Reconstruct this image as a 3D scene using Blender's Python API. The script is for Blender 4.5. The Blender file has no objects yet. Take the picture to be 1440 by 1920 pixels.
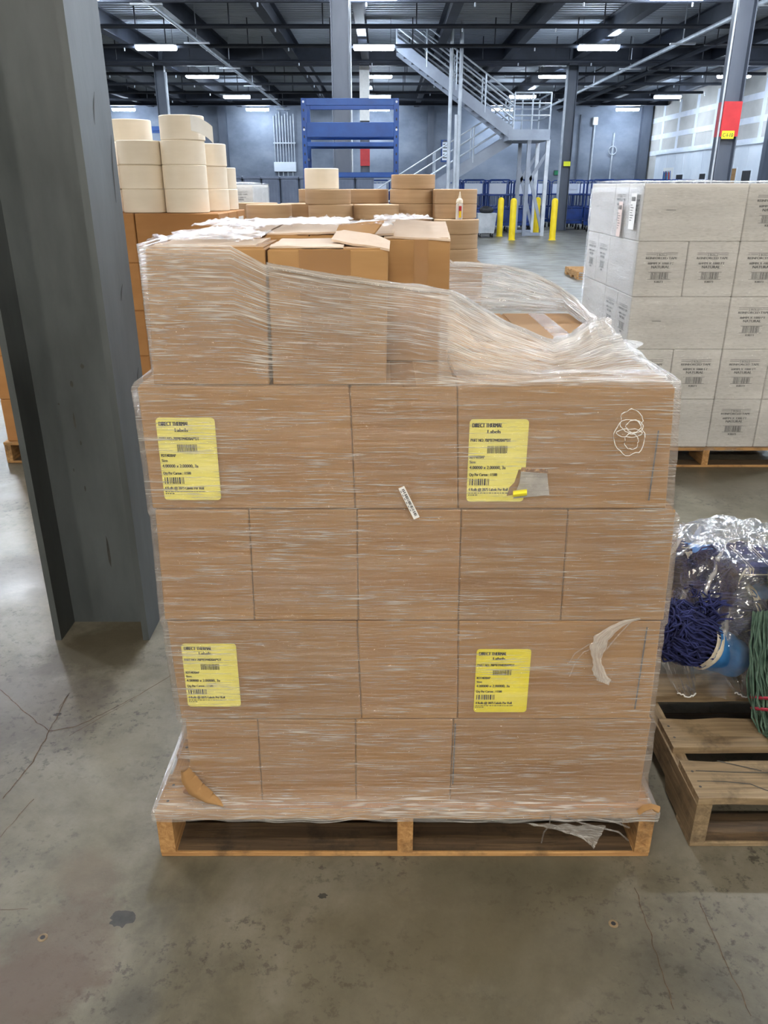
import bpy, math, random
from mathutils import Vector, Matrix, noise
random.seed(7)
SC = bpy.context.scene
COL = SC.collection
# ------------------------------------------------------------------ camera
F_PX, PITCH, CAM_H = 1461.0, math.radians(22.66), 1.548
cam = bpy.data.objects.new('camera', bpy.data.cameras.new('camera'))
COL.objects.link(cam)
cam.location = (0, 0, CAM_H)
cam.rotation_euler = (math.pi/2 - PITCH, 0, 0)
cam.data.sensor_fit = 'VERTICAL'; cam.data.sensor_height = 36.0
cam.data.lens = F_PX/1920*36.0
cam.data.clip_end = 300
SC.camera = cam
# ------------------------------------------------------------------ world, view, lamp values
wd = bpy.data.worlds.new('world'); SC.world = wd; wd.use_nodes = True
wd.node_tree.nodes['Background'].inputs[0].default_value = (.75, .82, .9, 1)
wd.node_tree.nodes['Background'].inputs[1].default_value = .05
SC.view_settings.view_transform = 'Standard'
SC.view_settings.look = 'None'
SC.view_settings.exposure = 0.8
SC.view_settings.gamma = 1.0
SC.view_settings.use_curve_mapping = False
LAMP_X = (-14.0, -6.8, -0.3, 6.4, 13.1)
LAMP_Y = (47.0, 40.6, 33.2, 26.8, 19.95, 13.1, 6.25, -0.8, -7.6)
LAMP_Z = 5.35
LAMP_FAR, LAMP_MID, LAMP_NEAR, LAMP_REAR = 80.0, 180.0, 60.0, 205.0
COL_FAR, COL_NEAR = (.74, .86, 1.0), (1.0, .92, .79)

S_, C_ = math.sin(PITCH), math.cos(PITCH)
def W(x, y, D):
    """photo pixel + distance along the floor -> world point"""
    v = (960-y)/F_PX; z = D/(C_+v*S_)
    return Vector(((x-720)/F_PX*z, D, CAM_H+z*(-S_+v*C_)))

# ------------------------------------------------------------------ materials
class NT:
    def __init__(s, m): s.t = m.node_tree; s.n = s.t.nodes; s.l = s.t.links
    def add(s, typ, **kw):
        n = s.n.new(typ)
        for k, v in kw.items():
            if k.startswith('i_'):
                key = k[2:].replace('_', ' ')
                n.inputs[int(key) if key.isdigit() else key].default_value = v
            else: setattr(n, k, v)
        return n
    def link(s, a, b): s.l.new(a, b)
def newmat(name):
    m = bpy.data.materials.new(name); m.use_nodes = True
    return m, NT(m), m.node_tree.nodes['Principled BSDF']
def ramp(nt, stops, interp='LINEAR'):
    r = nt.add('ShaderNodeValToRGB'); r.color_ramp.interpolation = interp
    while len(r.color_ramp.elements) < len(stops): r.color_ramp.elements.new(.5)
    for e, (p, c) in zip(r.color_ramp.elements, stops):
        e.position = p; e.color = (c, c, c, 1) if isinstance(c, (int, float)) else (*c, 1)
    return r
def srgb(r, g, b):
    f = lambda u: (u/255/12.92 if u/255 <= .04045 else ((u/255+.055)/1.055)**2.4)
    return (f(r), f(g), f(b))
def coords(nt, scale=(1, 1, 1), kind='Object'):
    tc = nt.add('ShaderNodeTexCoord'); mp = nt.add('ShaderNodeMapping')
    mp.inputs['Scale'].default_value = scale
    nt.link(tc.outputs[kind], mp.inputs['Vector'])
    return mp.outputs['Vector']
def wpos(nt, scale=(1, 1, 1)):
    g = nt.add('ShaderNodeNewGeometry'); mp = nt.add('ShaderNodeMapping')
    mp.inputs['Scale'].default_value = scale
    nt.link(g.outputs['Position'], mp.inputs['Vector'])
    return mp.outputs['Vector']
def noise_mat(name, c1, c2, scale=(8, 8, 8), rough=.6, bump=0, detail=4, lo=.35, hi=.65, metal=0, spec=.5, vary=0, world=False, bscale=None, coat=0):
    m, nt, b = newmat(name)
    vec = (wpos if world else coords)(nt, scale)
    no = nt.add('ShaderNodeTexNoise', i_Scale=1.0, i_Detail=detail, i_Roughness=.6)
    nt.link(vec, no.inputs['Vector'])
    r = ramp(nt, [(lo, c1), (hi, c2)]); nt.link(no.outputs['Fac'], r.inputs[0])
    out = r.outputs[0]
    if vary:
        oi = nt.add('ShaderNodeObjectInfo')
        mr = nt.add('ShaderNodeMapRange', i_3=1-vary, i_4=1+vary)
        nt.link(oi.outputs['Random'], mr.inputs[0])
        hs = nt.add('ShaderNodeHueSaturation'); nt.link(mr.outputs[0], hs.inputs['Value'])
        nt.link(out, hs.inputs['Color']); out = hs.outputs[0]
    nt.link(out, b.inputs['Base Color'])
    b.inputs['Roughness'].default_value = rough; b.inputs['Metallic'].default_value = metal
    b.inputs['Specular IOR Level'].default_value = spec
    b.inputs['Coat Weight'].default_value = coat
    if bump:
        n2 = no
        if bscale:
            n2 = nt.add('ShaderNodeTexNoise', i_Scale=1.0, i_Detail=3.0)
            nt.link((wpos if world else coords)(nt, bscale), n2.inputs['Vector'])
        bp = nt.add('ShaderNodeBump', i_Strength=bump, i_Distance=.01)
        nt.link(n2.outputs['Fac'], bp.inputs['Height']); nt.link(bp.outputs[0], b.inputs['Normal'])
    return m
def floor_xy(px, py):
    v = (960-py)/F_PX; z = CAM_H/(S_-v*C_); return (px-720)/F_PX*z, z*(C_+v*S_)
FLOOR_STAINS = [(*floor_xy(110, 1790), .14, .8, srgb(84, 68, 54), .6), (*floor_xy(60, 1870), .13, 1.0, srgb(82, 66, 52), .6), (*floor_xy(190, 1215), .22, 1.0, srgb(64, 56, 38), .75),
                (*floor_xy(30, 1330), .28, 1.0, srgb(84, 76, 70), .6), (*floor_xy(170, 1640), .10, 1.2, srgb(92, 78, 64), .5), (*floor_xy(980, 1700), .34, 1.0, srgb(84, 78, 62), .4), (*floor_xy(720, 1830), .3, 1.2, srgb(90, 84, 66), .4),
                (*floor_xy(250, 1890), .05, 1.0, srgb(66, 62, 52), .5), (*floor_xy(1330, 900), .5, 1.5, srgb(88, 80, 66), .5), (*floor_xy(60, 1080), .4, 1.5, srgb(80, 76, 72), .5)]
def floor_mat():
    m, nt, b = newmat('concrete_floor')
    p1 = wpos(nt)
    big = nt.add('ShaderNodeTexNoise', i_Scale=1.5, i_Detail=10.0, i_Roughness=.68, i_Distortion=.5); nt.link(p1, big.inputs[0])
    rb = ramp(nt, [(.3, srgb(78, 74, 62)), (.46, srgb(104, 99, 84)), (.55, srgb(115, 110, 96)), (.7, srgb(130, 126, 115))]); nt.link(big.outputs['Fac'], rb.inputs[0])
    # dark speckles and stains
    sp = nt.add('ShaderNodeTexNoise', i_Scale=34.0, i_Detail=5.0, i_Roughness=.72); nt.link(p1, sp.inputs[0])
    rs = ramp(nt, [(.38, .35), (.46, 1.0)]); nt.link(sp.outputs['Fac'], rs.inputs[0])
    area = nt.add('ShaderNodeTexNoise', i_Scale=2.3, i_Detail=2.0); nt.link(wpos(nt, (1, 1.4, 1)), area.inputs[0])
    ra = ramp(nt, [(.42, 0.05), (.60, .9)]); nt.link(area.outputs['Fac'], ra.inputs[0])
    mx = nt.add('ShaderNodeMix', data_type='RGBA', blend_type='MULTIPLY')
    nt.link(ra.outputs[0], mx.inputs[0]); nt.link(rb.outputs[0], mx.inputs[6]); nt.link(rs.outputs[0], mx.inputs[7])
    mid = nt.add('ShaderNodeTexNoise', i_Scale=7.0, i_Detail=9.0, i_Roughness=.75); nt.link(p1, mid.inputs[0])
    rm = ramp(nt, [(.34, .70), (.5, .93), (.66, 1.06)]); nt.link(mid.outputs['Fac'], rm.inputs[0])
    mm = nt.add('ShaderNodeMix', data_type='RGBA', blend_type='MULTIPLY'); mm.inputs[0].default_value = 1
    nt.link(mx.outputs[2], mm.inputs[6]); nt.link(rm.outputs[0], mm.inputs[7]); mx = mm
    # stains with their own place and ragged outline: (x, y, radius, colour, strength)
    m2 = mx
    dn = nt.add('ShaderNodeTexNoise', i_Scale=5.0, i_Detail=8.0, i_Roughness=.7); nt.link(p1, dn.inputs[0])
    for (sx, sy, sr, ex, colr, amt) in FLOOR_STAINS:
        mp = nt.add('ShaderNodeMapping'); mp.vector_type = 'POINT'
        mp.inputs['Location'].default_value = (-sx/sr, -sy/sr*ex, 0); mp.inputs['Scale'].default_value = (1/sr, ex/sr, 0)
        nt.link(p1, mp.inputs[0])
        ln = nt.add('ShaderNodeVectorMath', operation='LENGTH'); nt.link(mp.outputs[0], ln.inputs[0])
        ad0 = nt.add('ShaderNodeMath', operation='MULTIPLY_ADD'); ad0.inputs[1].default_value = 2.2; nt.link(dn.outputs['Fac'], ad0.inputs[0]); nt.link(ln.outputs['Value'], ad0.inputs[2])
        rp = ramp(nt, [(0, 0.0), (1, 1.0)])
        mr0 = nt.add('ShaderNodeMapRange', i_1=2.15, i_2=1.75, i_3=0.0, i_4=amt); nt.link(ad0.outputs[0], mr0.inputs[0])
        q = nt.add('ShaderNodeMix', data_type='RGBA'); q.inputs[7].default_value = (*colr, 1)
        nt.link(mr0.outputs[0], q.inputs[0]); nt.link(m2.outputs[2], q.inputs[6]); m2 = q
    m3 = m2
    nt.link(m3.outputs[2], b.inputs['Base Color'])
    rr = ramp(nt, [(.3, .32), (.7, .46)]); nt.link(area.outputs['Fac'], rr.inputs[0]); nt.link(rr.outputs[0], b.inputs['Roughness'])
    b.inputs['Specular IOR Level'].default_value = .55
    bp = nt.add('ShaderNodeBump', i_Strength=.08, i_Distance=.01)
    nt.link(sp.outputs['Fac'], bp.inputs['Height']); nt.link(bp.outputs[0], b.inputs['Normal'])
    return m
def wood_mat(name, c1, c2, c3, dark, gs=(3, 60, 60)):
    m, nt, b = newmat(name)
    v = coords(nt, gs)
    oi = nt.add('ShaderNodeObjectInfo'); sc = nt.add('ShaderNodeVectorMath', operation='SCALE'); sc.inputs[0].default_value = (9, 40, 13)
    nt.link(oi.outputs['Random'], sc.inputs['Scale'])
    ad = nt.add('ShaderNodeVectorMath', operation='ADD'); nt.link(v, ad.inputs[0]); nt.link(sc.outputs[0], ad.inputs[1])
    n1 = nt.add('ShaderNodeTexNoise', i_Scale=1.0, i_Detail=5.0, i_Roughness=.65, i_Distortion=.6); nt.link(ad.outputs[0], n1.inputs[0])
    r = ramp(nt, [(.28, c1), (.5, c2), (.7, c3)]); nt.link(n1.outputs['Fac'], r.inputs[0])
    n2 = nt.add('ShaderNodeTexNoise', i_Scale=9.0, i_Detail=5.0, i_Roughness=.7); nt.link(wpos(nt), n2.inputs[0])
    r2 = ramp(nt, [(.52, 0.0), (.7, .75)]); nt.link(n2.outputs['Fac'], r2.inputs[0])
    mx = nt.add('ShaderNodeMix', data_type='RGBA'); mx.inputs[7].default_value = (*dark, 1)
    nt.link(r2.outputs[0], mx.inputs[0]); nt.link(r.outputs[0], mx.inputs[6]); nt.link(mx.outputs[2], b.inputs['Base Color'])
    b.inputs['Roughness'].default_value = .75
    bp = nt.add('ShaderNodeBump', i_Strength=.5, i_Distance=.004); nt.link(n1.outputs['Fac'], bp.inputs['Height']); nt.link(bp.outputs[0], b.inputs['Normal'])
    return m
def film_mat(name, uvscale, haze=(.03, .2), tint=.97, gloss=.08, rough=.2, bump=1.0, dist=.01, attr=True, lo=.45, hi=.75, fine=None, ridge=(.57, .70), haze_glint=.6, rgloss=.3, patch=(2.5, 9, 1), pamt=.35):
    """clear stretch film: see-through and glossy, with sparse milky creases (folded film, painted lamp glints) along its pull"""
    m, nt, b = newmat(name); nt.n.remove(b)
    out = nt.n['Material Output']
    tc = nt.add('ShaderNodeTexCoord')
    def nz(scale, det, ro, dis=0):
        mp = nt.add('ShaderNodeMapping'); mp.inputs['Scale'].default_value = scale; nt.link(tc.outputs['UV'], mp.inputs[0])
        n = nt.add('ShaderNodeTexNoise', i_Scale=1.0, i_Detail=det, i_Roughness=ro, i_Distortion=dis); nt.link(mp.outputs[0], n.inputs[0]); return n.outputs['Fac']
    def mth(op, a, b, c=None):
        n = nt.add('ShaderNodeMath', operation=op)
        for k, q in enumerate((a, b, c)):
            if q is None: continue
            if isinstance(q, (int, float)): n.inputs[k].default_value = q
            else: nt.link(q, n.inputs[k])
        return n.outputs[0]
    n1 = nz(uvscale, 5.0, .65, .2); n2 = nz(fine or (uvscale[0]*8, uvscale[1]*3, 1), 2.0, .5); n3 = nz(patch, 3.0, .6)
    rsum = mth('MULTIPLY_ADD', mth('SUBTRACT', n3, .5), pamt, n2)
    if attr:
        at = nt.add('ShaderNodeAttribute', attribute_name='haze').outputs['Fac']
        rsum = mth('MULTIPLY_ADD', at, .12, rsum)
    rr = ramp(nt, [(ridge[0], 0.0), (ridge[1], 1.0)]); nt.link(rsum, rr.inputs[0]); rg = rr.outputs[0]
    rh = ramp(nt, [(lo, haze[0]), (hi, haze[1])]); nt.link(n1, rh.inputs[0])
    fac = mth('MULTIPLY_ADD', rg, haze_glint, rh.outputs[0])  # diffuse white on ridges paints lamp glints as well as milky folds
    if attr: fac = mth('MULTIPLY_ADD', at, mth('MULTIPLY', n2, .7), fac)
    fac = mth('MINIMUM', fac, .92)
    hgt = mth('MULTIPLY_ADD', rg, .5, n1)
    bp = nt.add('ShaderNodeBump', i_Strength=bump, i_Distance=dist); nt.link(hgt, bp.inputs['Height'])
    tr = nt.add('ShaderNodeBsdfTransparent'); tr.inputs[0].default_value = (tint, tint, tint, 1)
    df = nt.add('ShaderNodeBsdfDiffuse'); df.inputs[0].default_value = (.93, .91, .87, 1)
    tl = nt.add('ShaderNodeBsdfTranslucent'); tl.inputs[0].default_value = (.85, .85, .85, 1)
    dm = nt.add('ShaderNodeMixShader'); dm.inputs[0].default_value = .3; nt.link(df.outputs[0], dm.inputs[1]); nt.link(tl.outputs[0], dm.inputs[2])
    m1 = nt.add('ShaderNodeMixShader'); nt.link(fac, m1.inputs[0]); nt.link(tr.outputs[0], m1.inputs[1]); nt.link(dm.outputs[0], m1.inputs[2])
    gl = nt.add('ShaderNodeBsdfGlossy'); gl.inputs['Roughness'].default_value = rough; gl.inputs[0].default_value = (1, 1, 1, 1); nt.link(bp.outputs[0], gl.inputs['Normal'])
    lw = nt.add('ShaderNodeLayerWeight'); lw.inputs[0].default_value = .3
    gf = mth('ADD', mth('MULTIPLY_ADD', rg, rgloss, gloss), mth('MULTIPLY', lw.outputs['Fresnel'], .35))
    m2 = nt.add('ShaderNodeMixShader'); nt.link(gf, m2.inputs[0]); nt.link(m1.outputs[0], m2.inputs[1]); nt.link(gl.outputs[0], m2.inputs[2])
    nt.link(m2.outputs[0], out.inputs[0])
    return m
def emis_mat(name, color, st):
    m, nt, b = newmat(name)
    b.inputs['Base Color'].default_value = (.9, .9, .9, 1)
    b.inputs['Emission Color'].default_value = (*color, 1); b.inputs['Emission Strength'].default_value = st
    return m
M = {}
M['floor'] = floor_mat()
M['wall'] = noise_mat('concrete_wall', srgb(98, 107, 122), srgb(134, 142, 156), (.45, .45, .7), .85, detail=7, world=True)
M['drywall'] = noise_mat('drywall_board', srgb(188, 186, 182), srgb(206, 204, 200), (.6, .6, .8), .9, world=True)
M['joint'] = noise_mat('joint_compound', srgb(222, 228, 240), srgb(236, 240, 248), (2, 2, 2), .9, world=True)
M['panel'] = noise_mat('white_panel', srgb(216, 224, 234), srgb(228, 234, 242), (1, 1, 1), .6, world=True)
M['deck'] = noise_mat('white_roof_deck', srgb(150, 158, 170), srgb(170, 177, 188), (.5, .5, .5), .6, world=True)
M['beam'] = noise_mat('dark_beam_paint', srgb(44, 50, 62), srgb(58, 64, 78), (1.2, 1.2, 1.2), .6, world=True)
M['pipe'] = noise_mat('black_pipe', srgb(36, 40, 50), srgb(48, 52, 62), (2, 2, 2), .5, world=True)
M['steel'] = noise_mat('column_paint', srgb(56, 61, 62), srgb(92, 98, 100), (3.2, 3.2, .9), .5, .12, detail=7, lo=.3, hi=.7, world=True, bscale=(14, 14, 5))
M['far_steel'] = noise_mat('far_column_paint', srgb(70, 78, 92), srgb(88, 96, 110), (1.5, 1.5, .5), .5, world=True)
M['stain'] = noise_mat('dark_scuff', srgb(46, 46, 44), srgb(66, 64, 60), (20, 20, 20), .6)
M['red'] = noise_mat('red_paint', srgb(176, 24, 34), srgb(196, 36, 44), (3, 3, 3), .45)
M['yellow'] = noise_mat('safety_yellow', srgb(240, 206, 8), srgb(250, 220, 20), (5, 5, 5), .45)
M['tagyellow'] = noise_mat('yellow_tag', srgb(228, 236, 20), srgb(236, 242, 40), (5, 5, 5), .5)
M['blue'] = noise_mat('rack_blue', srgb(10, 58, 122), srgb(16, 70, 138), (4, 4, 4), .4)
M['cartblue'] = noise_mat('cart_blue', srgb(10, 46, 110), srgb(18, 60, 132), (4, 4, 4), .45, vary=.2)
M['galv'] = noise_mat('galvanised', srgb(168, 176, 186), srgb(196, 202, 210), (3, 3, 3), .45, metal=.4, world=True)
M['stair'] = noise_mat('stair_paint', srgb(134, 142, 156), srgb(150, 158, 172), (2, 2, 2), .5, world=True)
M['dark'] = noise_mat('dark_rubber', srgb(24, 25, 28), srgb(38, 38, 42), (9, 9, 9), .6)
M['slate'] = noise_mat('slate_plastic', srgb(66, 76, 94), srgb(80, 90, 108), (3, 3, 3), .6)
M['ink'] = noise_mat('print_ink', (.018, .018, .02), (.03, .03, .032), (30, 30, 30), .6)
M['ink_grey'] = noise_mat('faded_ink', srgb(86, 86, 88), srgb(104, 104, 104), (30, 30, 30), .7)
M['card'] = noise_mat('cardboard', srgb(154, 115, 71), srgb(168, 130, 84), (2.2, 2.2, 14), .8, .06, vary=.07)
M['card_in'] = noise_mat('cardboard_inside', srgb(196, 174, 152), srgb(212, 192, 172), (4, 4, 20), .85, .06, vary=.05)
M['card_new'] = noise_mat('fresh_cardboard', srgb(166, 116, 66), srgb(180, 130, 78), (2, 2, 6), .75, vary=.05)
M['card_edge'] = noise_mat('corrugated_edge', srgb(120, 82, 46), srgb(196, 150, 98), (90, 90, 90), .9, lo=.42, hi=.58)
M['tape'] = noise_mat('brown_tape', srgb(150, 112, 72), srgb(162, 124, 82), (2, 2, 2), .22, spec=.7)
M['whitebox'] = noise_mat('white_carton', srgb(206, 205, 202), srgb(222, 221, 218), (1.5, 1.5, 9), .75, vary=.03)
M['cream'] = noise_mat('cream_paper', srgb(234, 222, 202), srgb(242, 231, 213), (2, 2, 9), .8, .04, vary=.03)
M['cream_dark'] = noise_mat('cardboard_core', srgb(196, 160, 118), srgb(206, 172, 130), (5, 5, 5), .9)  # brown of the cardboard tube itself
M['kraft'] = noise_mat('kraft_paper', srgb(172, 142, 108), srgb(186, 156, 122), (2, 2, 40), .7, .05, vary=.06)
M['label'] = noise_mat('yellow_label', srgb(240, 226, 42), srgb(246, 234, 66), (12, 12, 12), .5)
M['label_pale'] = noise_mat('faded_yellow_label', srgb(240, 230, 110), srgb(246, 238, 130), (12, 12, 12), .5)
M['pinkpaper'] = noise_mat('pinkish_paper', srgb(214, 196, 190), srgb(226, 210, 204), (12, 12, 12), .6)
M['greypaper'] = noise_mat('grey_paper', srgb(160, 156, 150), srgb(186, 182, 176), (40, 12, 60), .6)
M['paper'] = noise_mat('white_paper', srgb(232, 232, 230), srgb(242, 242, 240), (12, 12, 12), .6)
M['wood'] = wood_mat('orange_pine', srgb(140, 98, 56), srgb(172, 130, 80), srgb(196, 156, 104), srgb(74, 58, 42))
M['wood_old'] = wood_mat('weathered_wood', srgb(102, 84, 62), srgb(134, 114, 86), srgb(158, 138, 108), srgb(66, 55, 43))
M['wood_y'] = wood_mat('orange_pine_lengthways', srgb(140, 98, 56), srgb(172, 130, 80), srgb(196, 156, 104), srgb(74, 58, 42), (60, 3, 60))
M['wood_old_y'] = wood_mat('weathered_wood_lengthways', srgb(96, 79, 58), srgb(126, 107, 80), srgb(150, 131, 102), srgb(60, 50, 39), (60, 3, 60))
M['wood_dirt_shade'] = wood_mat('shaded_dirty_wood', srgb(62, 48, 34), srgb(84, 67, 48), srgb(112, 90, 64), srgb(34, 28, 22))  # dark wood for dirt and for painted shade under pallet decks
M['yarn'] = noise_mat('navy_yarn', srgb(22, 27, 70), srgb(42, 50, 108), (40, 40, 40), .9, .2)
M['yarn_green'] = noise_mat('green_yarn', srgb(66, 94, 80), srgb(100, 128, 112), (40, 40, 40), .9, .2)
M['fabric'] = noise_mat('blue_fabric', srgb(38, 104, 168), srgb(56, 126, 190), (14, 14, 14), .7, .1)
M['band'] = noise_mat('cream_webbing', srgb(196, 186, 166), srgb(214, 206, 190), (60, 60, 60), .9)
M['redband'] = noise_mat('red_band', srgb(168, 44, 66), srgb(190, 60, 84), (40, 40, 40), .8)
M['film'] = film_mat('stretch_film', (1.6, 60, 1), fine=(11, 330, 1), rough=.27, dist=.014, patch=(1.8, 16, 1), pamt=.55, ridge=(.53, .76), haze_glint=.55, rgloss=.14, gloss=.07, haze=(.03, .22))
M['film_white'] = film_mat('stretch_film_white_stack', (3, 30, 1), haze=(.02, .12), fine=(34, 150, 1), rough=.22, dist=.022, attr=False, haze_glint=.12, rgloss=.0, gloss=.12, ridge=(.52, .74))
M['bag'] = film_mat('clear_bag', (5, 5, 1), haze=(.03, .25), rough=.12, dist=.02, attr=False, fine=(34, 7, 1), patch=(4, 4, 1), ridge=(.56, .68), haze_glint=.5, rgloss=.15)
M['bottle'] = film_mat('bottle_plastic', (3, 3, 1), haze=(.35, .45), attr=False, bump=.05, dist=.002, haze_glint=0, rgloss=0)
for i, (c, s) in enumerate(((COL_FAR, LAMP_FAR), (COL_NEAR, LAMP_NEAR), ((.86, .92, 1.0), LAMP_MID), (COL_NEAR, LAMP_REAR))): M['lamp%d' % i] = emis_mat('lamp_diffuser_%d' % i, c, s)
M['exit'] = noise_mat('exit_green', srgb(10, 110, 70), srgb(16, 130, 84), (5, 5, 5), .5)

# ------------------------------------------------------------------ mesh helpers
class MB:
    def __init__(s): s.v = []; s.f = []; s.uv = None; s.att = None
    def box(s, x0, x1, y0, y1, z0, z1, bev=0):
        if bev: return s.bbox(x0, x1, y0, y1, z0, z1, bev)
        n = len(s.v)
        s.v += [(x, y, z) for z in (z0, z1) for y in (y0, y1) for x in (x0, x1)]
        s.f += [tuple(n+i for i in q) for q in ((0, 2, 3, 1), (4, 5, 7, 6), (0, 1, 5, 4), (2, 6, 7, 3), (0, 4, 6, 2), (1, 3, 7, 5))]
        return s
    def bbox(s, x0, x1, y0, y1, z0, z1, b):
        """box with chamfered edges"""
        n = len(s.v); X = (x0, x1); Y = (y0, y1); Z = (z0, z1); sg = (1, -1); ids = {}
        for i in (0, 1):
            for j in (0, 1):
                for k in (0, 1):
                    for a in range(3):
                        p = [X[i]+sg[i]*b, Y[j]+sg[j]*b, Z[k]+sg[k]*b]
                        p[a] = (X[i], Y[j], Z[k])[a]
                        ids[i, j, k, a] = len(s.v); s.v.append(tuple(p))
        I = ids
        def q(*a): s.f.append(tuple(I[t] for t in a))
        q((0,0,0,0),(0,0,1,0),(0,1,1,0),(0,1,0,0)); q((1,0,0,0),(1,1,0,0),(1,1,1,0),(1,0,1,0))
        q((0,0,0,1),(1,0,0,1),(1,0,1,1),(0,0,1,1)); q((0,1,0,1),(0,1,1,1),(1,1,1,1),(1,1,0,1))
        q((0,0,0,2),(0,1,0,2),(1,1,0,2),(1,0,0,2)); q((0,0,1,2),(1,0,1,2),(1,1,1,2),(0,1,1,2))
        for i in (0, 1):
            for j in (0, 1): q((i,j,0,0),(i,j,1,0),(i,j,1,1),(i,j,0,1))
        for i in (0, 1):
            for k in (0, 1): q((i,0,k,0),(i,1,k,0),(i,1,k,2),(i,0,k,2))
        for j in (0, 1):
            for k in (0, 1): q((0,j,k,1),(1,j,k,1),(1,j,k,2),(0,j,k,2))
        for i in (0, 1):
            for j in (0, 1):
                for k in (0, 1): q((i,j,k,0),(i,j,k,1),(i,j,k,2))
        return s
    def tube(s, pts, r, n=8, cap=True):
        pts = [Vector(p) for p in pts]; rings = []
        for i, p in enumerate(pts):
            d = (pts[min(i+1, len(pts)-1)]-pts[max(i-1, 0)])
            d = d.normalized() if d.length > 1e-9 else Vector((0, 0, 1))
            a = d.cross(Vector((0, 0, 1)))
            if a.length < .05: a = d.cross(Vector((1, 0, 0)))
            a.normalize(); b = d.cross(a)
            rr = r[i] if isinstance(r, (list, tuple)) else r
            rings.append(len(s.v))
            s.v += [tuple(p+(a*math.cos(t)+b*math.sin(t))*rr) for t in (k*2*math.pi/n for k in range(n))]
        for a, b in zip(rings, rings[1:]):
            s.f += [(a+k, a+(k+1) % n, b+(k+1) % n, b+k) for k in range(n)]
        if cap:
            s.f.append(tuple(rings[0]+k for k in range(n))[::-1]); s.f.append(tuple(rings[-1]+k for k in range(n)))
        return s
    def lathe(s, prof, n=32, c=(0, 0, 0), close=False):
        base = len(s.v)
        for r, z in prof: s.v += [(c[0]+r*math.cos(t), c[1]+r*math.sin(t), c[2]+z) for t in (k*2*math.pi/n for k in range(n))]
        m = len(prof)
        for i in range(m if close else m-1):
            a = base+i*n; b = base+((i+1) % m)*n
            s.f += [(a+k, a+(k+1) % n, b+(k+1) % n, b+k) for k in range(n)]
        return s
    def quad(s, *p):
        n = len(s.v); s.v += [tuple(q) for q in p]; s.f.append(tuple(range(n, n+len(p)))); return s
    def prism(s, poly, d):
        """polygon (3d points) extruded by the vector d"""
        n = len(s.v); m = len(poly); d = Vector(d)
        s.v += [tuple(p) for p in poly]+[tuple(Vector(p)+d) for p in poly]
        s.f += [tuple(range(n, n+m))[::-1], tuple(range(n+m, n+2*m))]+[(n+i, n+(i+1) % m, n+m+(i+1) % m, n+m+i) for i in range(m)]
        return s
    def beam(s, a, b, w, h, up=(0, 0, 1)):
        """rectangular bar between two points"""
        a = Vector(a); b = Vector(b); d = (b-a).normalized(); sd = d.cross(Vector(up)).normalized(); u = sd.cross(d)
        poly = [a+sd*w/2*i+u*h/2*j for i, j in ((-1, -1), (1, -1), (1, 1), (-1, 1))]
        return s.prism(poly, b-a)
    def grid(s, fn, nu, nv, wrap=False):
        n = len(s.v)
        for j in range(nv+1):
            for i in range(nu+(0 if wrap else 1)): s.v.append(tuple(fn(i/nu, j/nv)))
        m = nu if wrap else nu+1
        for j in range(nv):
            for i in range(nu):
                a = n+j*m+i; b = n+j*m+(i+1) % m
                s.f.append((a, b, b+m, a+m))
        return s
    def mesh(s, name, mat, smooth=False):
        me = bpy.data.meshes.new(name); me.from_pydata(s.v, [], s.f); me.update()
        me.materials.append(M[mat] if isinstance(mat, str) else mat)
        if smooth:
            me.polygons.foreach_set('use_smooth', [True]*len(me.polygons))
        return me
    def build(s, name, mat, parent=None, smooth=False, recalc=True):
        me = s.mesh(name, mat, smooth)
        if recalc:
            import bmesh
            bm = bmesh.new(); bm.from_mesh(me); bmesh.ops.recalc_face_normals(bm, faces=bm.faces); bm.to_mesh(me); bm.free()
        return link(name, me, parent)
def link(name, data, parent=None, loc=None, rz=0):
    o = bpy.data.objects.new(name, data); COL.objects.link(o)
    if parent: o.parent = parent
    if loc is not None: o.location = loc
    if rz: o.rotation_euler.z = rz
    return o
def tag(o, label, cat=None, group=None, kind=None):
    o['label'] = label
    if cat: o['category'] = cat
    if group: o['group'] = group
    if kind: o['kind'] = kind
    return o
def thing(name, label, cat, loc=(0, 0, 0), rz=0, group=None):
    return tag(link(name, None, None, loc, rz), label, cat, group)
def dup(o, parent=None, loc=None, rz=None, label=None, group=None):
    c = o.copy(); COL.objects.link(c); c.parent = parent
    if loc is not None: c.location = loc
    if rz is not None: c.rotation_euler.z = rz
    if label: c['label'] = label
    if group: c['group'] = group
    for ch in list(o.children): dup(ch, c)
    return c
def shade_auto(o, ang=.6):
    me = o.data
    me.polygons.foreach_set('use_smooth', [True]*len(me.polygons))
    import bmesh
    bm = bmesh.new(); bm.from_mesh(me)
    for e in bm.edges:
        if len(e.link_faces) == 2 and e.calc_face_angle(0) > ang: e.smooth = False
    bm.to_mesh(me); bm.free(); return o
_tc = {}
def text_verts(body, size):
    if body not in _tc:
        cu = bpy.data.curves.new('t', 'FONT'); cu.body = body; cu.size = 1; cu.resolution_u = 3
        o = bpy.data.objects.new('t', cu); COL.objects.link(o)
        dg = bpy.context.evaluated_depsgraph_get()
        me = bpy.data.meshes.new_from_object(o.evaluated_get(dg))
        _tc[body] = ([tuple(v.co) for v in me.vertices], [tuple(p.vertices) for p in me.polygons])
        bpy.data.objects.remove(o); bpy.data.meshes.remove(me); bpy.data.curves.remove(cu)
    v, f = _tc[body]
    return [(x*size, y*size) for x, y, z in v], f
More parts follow.
